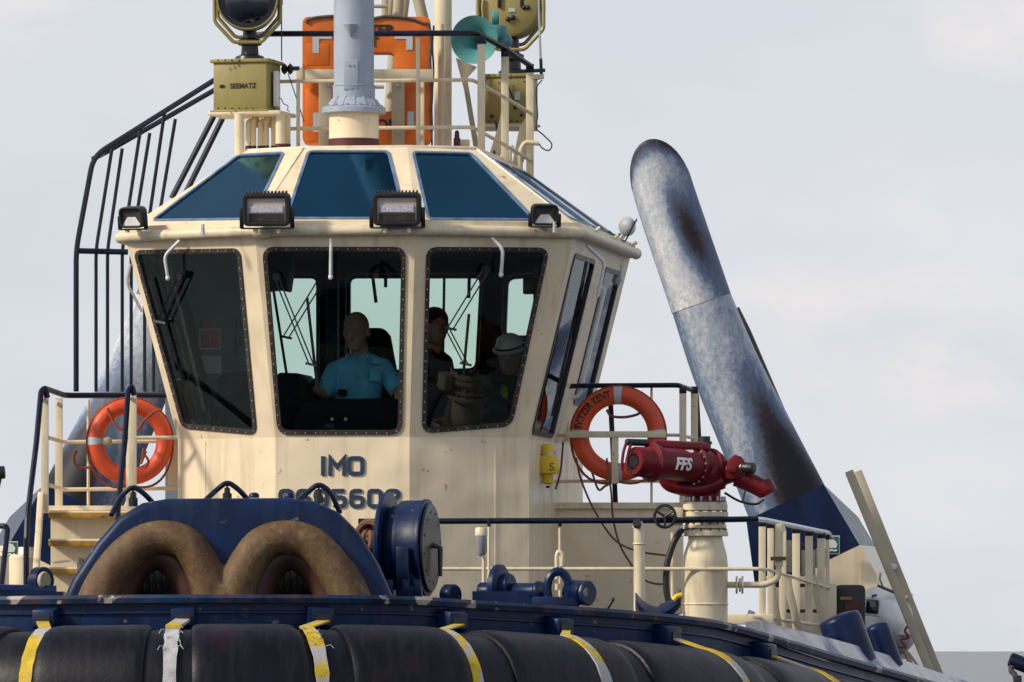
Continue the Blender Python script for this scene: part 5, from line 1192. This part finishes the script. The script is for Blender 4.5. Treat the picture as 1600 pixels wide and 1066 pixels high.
# EPIRB-like yellow beacon
eb = thing('yellow_beacon', 'yellow float-free beacon on the wheelhouse corner', 'beacon', P(856,768,.9)); ue = k_(.9)
MB().lathe([(5*ue,0),(8*ue,2*ue),(9*ue,16*ue),(17*ue,17*ue),(18*ue,22*ue),(17*ue,38*ue),(12*ue,44*ue),(9*ue,46*ue),(9*ue,62*ue),(8*ue,63*ue)], P(856,757,.9), n=26).build('body', 'yellow', eb, ang=45)
MB().lathe([(9.6*ue,0),(9.6*ue,5*ue)], P(856,713,.9), n=24).build('clamp', 'steel', eb); MB().lathe([(2*ue,0),(4*ue,4*ue)], P(856,763,.9), n=10).build('tip', 'black_plastic', eb)
flat_text('S.', 864, 730, .78, .09, eb, 'text_black', extrude=.002); MB().bar(P(838,712,1.0), P(868,708,1.0), .03,.05).build('bracket', 'steel', eb)
MB().tube(spline(PX([(822,716),(834,720),(838,750),(830,768),(820,771)], .85), 6), .010, 6).build('conduit', 'white', eb)
cb = thing('loose_cables', 'thin brown cables hanging from the right life ring to the deck', 'cable', P(960,900,1.3))
for pts in ([(900,715),(908,750),(930,800),(962,845),(1000,862),(1040,868)], [(948,716),(955,770),(958,810),(968,850),(985,880),(1005,905),(1030,913),(1045,908)], [(880,690),(876,735),(868,765)]):
    MB().tube(spline(PX(pts, 1.3), 6), .009, 6).build('cable', 'rope', cb)
MB().tube(spline(PX([(925,738),(935,765),(945,760),(955,755)], 1.3), 5), .010, 6).build('cable', 'rope', cb)

# fire monitor and its pedestal
Yf = -2.4; uf = k_(Yf)
pd = thing('monitor_pedestal', 'cream flanged pipe pedestal under the red fire monitor', 'pedestal', P(1102,975,Yf))
Lz = lambda y: (975-y)*uf
MB().lathe([(35*uf,0),(35*uf,Lz(888)),(35.5*uf,Lz(886)),(34*uf,Lz(868)),(28*uf,Lz(846)),(26*uf,Lz(836)),(26*uf,Lz(826))], P(1102,975,Yf), n=40).build('body', 'cream_rail', pd, ang=60)
for a, b_, r in ((826,820,33),(838,831,36),(836,828,34),(808,800,36),(798,788,35)):
    f_ = MB().lathe([(r*.98*uf,0),(r*uf,.004),(r*uf,(a-b_)*uf-.004),(r*.98*uf,(a-b_)*uf)], P(1102,a,Yf), n=36).build('flange', 'cream_rail', pd)
    mb = MB(); screwring(mb, P(1102,b_,Yf)-ZA*.01, (r-4)*uf, 14, .012, .035); mb.build('flange_bolts', 'rust', f_, kind='stuff')
MB().lathe([(30*uf,0),(30*uf,22*uf)], P(1102,822,Yf), n=32).build('neck', 'cream_rail', pd); MB().lathe([(34*uf,0),(34*uf,4*uf)], P(1102,789,Yf), n=32).build('top_flange', 'steel', pd)
MB().torus(P(1102,888,Yf), ZA, 35*uf, .008, 40, 6).build('weld_ring', 'cream_rail', pd); MB().torus(P(1102,944,Yf), ZA, 35*uf, .008, 40, 6).build('weld_ring', 'cream_rail', pd)
bp_ = MB().tube(rnd(PX([(1134,914),(1195,914),(1216,905),(1218,868)], Yf), .14), 5*uf, 12).build('branch_pipe', 'cream_rail', pd)
for x, w0 in ((1151,3),(1156,3),(1160,3)): MB().cyl(P(x-1.4,914,Yf), P(x+1.4,914,Yf), 14*uf if x != 1156 else 11*uf, n=20).build('branch_flange', 'cream_rail', bp_)
MB().tube(rnd(PX([(1217,885),(1217,830),(1218,820),(1222,832)], Yf), .04), 7*uf, 12).build('branch_valve', 'cream_rail', bp_); MB().bar(P(1204,873,Yf-.05), P(1228,873,Yf-.05), .03,.03).build('branch_tee', 'rust', bp_)
# hand wheel valve
vw = thing('valve_handwheel', 'dark spoked handwheel left of the monitor pedestal', 'valve', P(1040,826,Yf-.1))
vc = P(1039,807,Yf-.25); vax = Vector((-.35,-1,0)).normalized(); MB().torus(vc, vax, 17*uf, .013, 30, 8).build('rim', 'black_metal', vw)
x_ = ZA.cross(vax).normalized()
for a in (30, 150, 270): MB().cyl(vc, vc+(x_*math.cos(R(a))+ZA*math.sin(R(a)))*17*uf, .010, n=8).build('spoke', 'black_metal', vw)
MB().cyl(vc, P(1062,807,Yf), .02, n=10).build('stem', 'black_metal', vw); gb = MB().box(P(1058,807,Yf-.05), .09,.12,.14).build('gearbox', 'cream_rail', vw, bevel=.012); MB().cyl(P(1053,811,Yf-.12), P(1053,811,Yf-.14), .03, n=12).build('dial', 'rust', gb)
hs = thing('black_hose', 'thick black hose curving down beside the pedestal', 'hose', P(1045,940,Yf)); MB().tube(spline(PX([(1066,826),(1052,850),(1042,885),(1041,920),(1046,945)], Yf-.1), 8), 5.2*uf, 12).build('hose', 'black_plastic', hs)
MB().lathe([(6.5*uf,0),(6.5*uf,8*uf)], P(1046,950,Yf-.1), n=14).build('coupling', 'cream_rail', hs)
tubeobj('stand_pipe', 'cream_rail', hs, [(1051,832),(1051,940)], 3, Yf+.1)
# red monitor
mo = thing('fire_monitor', 'red fire-fighting water monitor with white letters on its barrel', 'fire monitor', P(1102,786,Yf))
MB().lathe([(25*uf,0),(24*uf,4*uf),(24*uf,20*uf),(27*uf,24*uf)], P(1102,786,Yf), n=30).build('base', 'red', mo)
MB().ell(P(1100,737,Yf), 44*uf, 40*uf, 36*uf, 30, 18).build('body', 'red', mo)
MB().lathe([(33*uf,0),(38*uf,2*uf),(38*uf,10*uf),(33*uf,12*uf)], P(1092,728,Yf), Vector((1,-.3,.1)), 30).build('collar', 'red', mo)
b0, b1 = P(1118,731,Yf), P(990,721,Yf-.55); bax = (b1-b0).normalized(); BL = (b1-b0).length
brl = MB().lathe([(26*uf,0),(26*uf,BL*.45),(25*uf,BL*.72),(28*uf,BL*.73),(28*uf,BL*.80),(24*uf,BL*.82),(23*uf,BL*.98),(20*uf,BL),(12*uf,BL),(11*uf,BL-.06)], b0, bax, 34).build('barrel', 'red', mo, ang=45)
MB().lathe([(10*uf,0),(10*uf,.006)], b1+bax*.001-bax*.006, bax, 24).build('muzzle', 'black_metal', brl)
MB().tube(spline(PX([(1130,752),(1090,765),(1050,758),(1038,745)], Yf-.1), 6), 12*uf, 18).build('lower_elbow', 'red', mo)
mb = MB(); screwring(mb, P(1102,784,Yf), 30*uf, 14, .012, .04); mb.build('base_bolts', 'steel', mo, kind='stuff')
MB().lathe([(33*uf,0),(33*uf,5*uf)], P(1102,788,Yf), n=30).build('base_flange', 'red', mo)
for f_ in (.04, .22, .76): 
    rg_ = MB().lathe([(28*uf,0),(30*uf,.008),(30*uf,.03),(28*uf,.038)], b0+bax*BL*f_, bax, 34).build('barrel_flange', 'red', brl)
    x_ = bax.orthogonal().normalized(); y_ = bax.cross(x_)
mb = MB()
for q in range(16): a = R(22.5*q); p_ = b0+bax*(BL*.22+.03)+(x_*math.cos(a)+y_*math.sin(a))*28*uf; mb.cyl(p_, p_+bax*.018, .009, n=6)
mb.build('flange_bolts', 'steel', brl, kind='stuff')
MB().cyl(P(1020,696,Yf-.35), P(1105,700,Yf-.1), 9*uf, n=16).build('actuator', 'red', mo, bevel=.02)
MB().cyl(P(978,691,Yf-.5), P(1012,692,Yf-.4), 5.5*uf, n=14).build('actuator_cap', 'black_plastic', mo, bevel=.01)
for a in (0, 8): MB().tube(rnd(PX([(978+a,694),(974+a,706),(972+a,722),(972+a,736)], Yf-.55), .04), .012, 6).build('hydraulic_line', 'red', mo)
for x, y, w_, h_ in ((1060,701,44,10),(1085,698,20,14),(1050,704,14,12)): MB().box(P(x,y,Yf-.1), w_*uf, .16, h_*uf).build('rib', 'red', mo, bevel=.012)
MB().lathe([(10*uf,0),(10*uf,10*uf),(12*uf,10*uf),(12*uf,14*uf),(9*uf,14*uf),(9*uf,22*uf)], P(1101,704,Yf), n=20).build('sensor_cap', 'black_plastic', mo)
MB().cyl(P(1118,745,Yf), P(1150,735,Yf-.1), 17*uf, n=20).build('side_drive', 'red', mo, bevel=.02)
gbx = MB().prism(PX([(1134,748),(1137,720),(1148,710),(1160,714),(1166,726),(1158,748)], Yf-.25), YA*.22).build('gear_housing', 'red', mo, bevel=.012)
MB().box(P(1144,733,Yf-.27), 14*uf, .03, 12*uf).build('cover', 'red', gbx, bevel=.01)
MB().cyl(P(1158,731,Yf-.2), P(1178,732,Yf-.26), 9*uf, n=20).build('motor', 'black_plastic', mo, bevel=.008); MB().cyl(P(1156,731,Yf-.19), P(1163,731,Yf-.22), 10*uf, n=20).build('motor_ring', 'steel', mo)
MB().tube(spline(PX([(1150,745),(1168,752),(1185,760),(1196,766)], Yf-.15), 5), [15*uf]*16, 16).build('tail_elbow', 'red', mo); MB().cyl(P(1190,752,Yf-.15), P(1202,772,Yf-.15), 15*uf, n=18).build('tail_flange', 'red', mo, bevel=.02)
MB().tube(spline(PX([(1132,770),(1155,783),(1180,788),(1194,780)], Yf-.2), 6), .010, 6).build('cable', 'black_plastic', mo); MB().tube(spline(PX([(1165,765),(1160,783),(1157,785)], Yf-.2), 5), .007, 6).build('cable', 'black_plastic', mo)
qx = bax; sidev = Vector((-bax.x, -bax.y, -bax.z)); nrm = Vector((0,-1,0)); nrm = (nrm - sidev*nrm.dot(sidev)).normalized(); up_ = sidev.cross(-nrm).normalized()
if up_.z < 0: up_ = -up_
ctr = b0 + bax*BL*.52
vs, fs = text_geo('FFS', .135, .004, .002); pts = []
for p in vs:
    h = p.y; q2 = min(.9, abs(h)/(26*uf)); pts.append(ctr + sidev*(p.x+.25*p.y)*.85 + up_*h + nrm*(26*uf*math.sqrt(1-q2*q2)+.004+p.z))
mb = MB(); mb.add(pts, fs); mb.build('lettering', 'text_white', brl)
MB().box(b0+bax*BL*.40+up_*22*uf+nrm*14*uf, .06,.02,.02).build('data_plate', 'text_white', brl)

# right-hand railing of flat bars
rb = thing('side_railing', 'close-set cream flat-bar railing with pale top pipe on the right deck', 'railing', P(1240,980,1)-ZA*.2)
def ry(x): return -2.0+ (x-1180)/120*5.0
tubeobj('top_rail', 'white', rb, [(1178,811,ry(1180)),(1196,813,ry(1190)),(1294,833,ry(1295)),(1299,840,ry(1298))], 4.2, rad=.06)
for x, w_ in ((1191,11),(1204,10),(1223,11),(1244,12),(1264,12),(1283,12),(1293,6)):
    yt = 813+(x-1191)*.2; Yq = ry(x)+.05; barobj('flat_bar', 'cream_rail', rb, (x,yt+4,Yq), (x,985,Yq), w_, 4); barobj('bar_tip', 'navy_rail', rb, (x,yt+1,Yq), (x,yt+10,Yq), w_+1, 5)
for xa, xb_ in ((1203,1220),(1228,1252),(1270,1292)): barobj('stay', 'cream_rail', rb, (xa,900,ry(xa)+.1), (xb_,1000,ry(xa)+.3), 12, 3)
for y, dy in ((889,30),(965,14)): tubeobj('mid_rail', 'cream_rail', rb, [(1178,y,ry(1180)),(1200,y+1,ry(1200)),(1296,y+dy,ry(1296))], 2.6)
barobj('end_plate', 'cream_rail', rb, (1296,912,3.0), (1296,985,3.0), 22, 3)
sbx = thing('deck_lockers', 'pale lockers and shelf behind the right flat-bar railing', 'locker', P(1230,980,3.6))
for x, y, w_, h_ in ((1235,870,24,50),(1262,880,22,40),(1282,872,18,30)): MB().box(P(x,y,3.8), w_*k_(3.8), .3, h_*k_(3.8)).build('locker', 'beige', sbx, bevel=.01)
for y in (850, 915, 955): MB().box(P(1245,y,3.9), 80*k_(3.9), .4, 5*k_(3.9)).build('shelf', 'frame_bronze', sbx)
ld = thing('deck_ledge', 'low cream ledge with a small valve right of the pedestal', 'ledge', P(1160,970,-1.5)); MB().box(P(1160,968,-1.5), 95*k_(-1.5), .3, 16*k_(-1.5)).build('ledge', 'cream', ld, bevel=.01); MB().cyl(P(1168,958,-1.6), P(1178,962,-1.6), .03, n=10).build('valve', 'steel', ld)
# dark cabinet, bollards, rescue boat, davit
cbn = thing('dark_cabinet', 'black open-fronted cabinet beside the white rescue boat', 'cabinet', P(1328,985,3.2)); u3 = k_(3.2)
lp2 = rloop([((x-1328)*u3, (950-y)*u3) for x, y in ((1305,914),(1352,914),(1352,985),(1305,985))], .05, 4)
MB().plate(lp2, [], P(1328,950,3.2), XA, ZA, -YA, -.4, 0).build('shell', 'black_metal', cbn, bevel=.01); MB().box(P(1322,935,3.19), .10,.02,.025).build('label_strip', 'mustard', cbn); MB().box(P(1333,948,3.18), .14,.03,.09).build('drawer', 'dark_red', cbn)
for i, (label, pts, Yq, h) in enumerate((('larger dark blue slanted bollard on the right bulwark', [(1280,968),(1300,958),(1338,954),(1346,962),(1365,1030),(1300,1030)], -.4, .5), ('smaller dark blue slanted bollard behind the larger one', [(1352,978),(1384,969),(1390,974),(1412,1040),(1362,1040)], .6, .5))):
    t = thing('bollard', label, 'bollard', P(pts[-1][0]+20, 1035, Yq), 'bollards on the right bulwark'); q = PX(pts, Yq)
    c = sum(q, Vector())/len(q)
    # slanted cylinder with a domed head
    a, b_ = (P(1338,1040,Yq), P(1311,966,Yq)) if i == 0 else (P(1393,1045,Yq), P(1369,980,Yq)); d = (b_-a).normalized(); r = (34 if i == 0 else 20)*k_(Yq)
    L_ = (b_-a).length; MB().lathe([(r,0),(r,L_-.03),(r*.97,L_-.008),(r*.9,L_+.012),(r*.4,L_+.03),(.001,L_+.034)], a, d, 36).build('post', 'navy', t, ang=60)
    if i == 0: MB().cyl(P(1300,1003,Yq-.14), P(1298,1003,Yq-.30), .06, n=16).build('horn', 'navy', t, bevel=.012)
rbt = thing('rescue_boat', 'white rounded enclosed rescue boat end with small window on the right', 'boat', P(1385,1020,4.6))
u4 = k_(4.6); bc = P(1382,972,4.95)
hm = MB(); hm.ell(bc, 54*u4, .95, 58*u4, 36, 24, Matrix.Rotation(R(-20), 3, 'Y')); hm.build('canopy', 'white', rbt)
MB().lathe([(.001,0),(30*u4,6*u4),(42*u4,22*u4),(46*u4,44*u4)], P(1392,1022,5.0), Vector((-.25,0,1)), 30).build('lower_hull', 'white', rbt)
MB().bar(P(1355,980,4.05), P(1428,986,4.15), .10, .07).build('rub_rail', 'white', rbt, bevel=.02)
wn_ = MB().box(P(1363,948,3.97), 20*u4, .04, 22*u4, Matrix.Rotation(R(6), 3, 'Y')).build('window', 'dark_lens', rbt, bevel=.012); MB().box(P(1363,948,3.98), 28*u4, .03, 30*u4, Matrix.Rotation(R(6), 3, 'Y')).build('window_surround', 'white', rbt, bevel=.015)
MB().bar(P(1362,932,3.96), P(1370,930,3.96), .02, .03).build('vent', 'black_metal', rbt)
MB().bar(P(1371,915,4.2), P(1402,928,4.2), .025, .03).build('canopy_fitting', 'rust', rbt); MB().tube([P(1376,895,4.3), P(1375,905,4.3), P(1380,918,4.3)], .01, 6).build('cleat', 'steel', rbt)
MB().tube(spline(PX([(1424,972),(1414,985),(1420,996),(1408,1000),(1416,1012),(1404,1010)], 3.9), 5), .012, 6).build('lashing', 'rope_orange', rbt)
dv = thing('davit_frame', 'pair of long beige davit beams leaning over the rescue boat', 'davit', P(1460,1050,4))
barobj('beam', 'beige', dv, (1327,738,4.0), (1462,1070,3.2), 13, 12); barobj('beam', 'beige', dv, (1341,738,4.9), (1474,1070,4.1), 12, 12)
barobj('cross_piece', 'white', dv, (1391,884,4.4), (1404,888,4.6), 8, 6); barobj('cross_piece', 'cream_rail', dv, (1413,934,4.3), (1424,930,4.6), 5, 5)
barobj('rail_strip', 'steel', dv, (1420,1020,4.4), (1448,1060,4.4), 4, 4); barobj('rail_strip', 'cream_rail', dv, (1412,1010,4.6), (1428,1050,4.6), 8, 6)
# near corner fitting at lower right
cf = thing('boom_tip', 'dark blue boom tip with shackle at the lower right corner', 'boom', P(1590,1080,-6)); MB().cyl(P(1577,1030,-6), P(1660,1062,-6), 12*k_(-6), n=20).build('tube', 'navy_rail', cf, bevel=.02)
MB().tube(spline(PX([(1581,1040),(1580,1048),(1586,1056),(1590,1075),(1600,1090)], -6.1), 5), .022, 8).build('chain', 'rope_grey', cf); MB().box(P(1590,1066,-6.1), .06,.05,.1).build('shackle', 'black_metal', cf, bevel=.01)
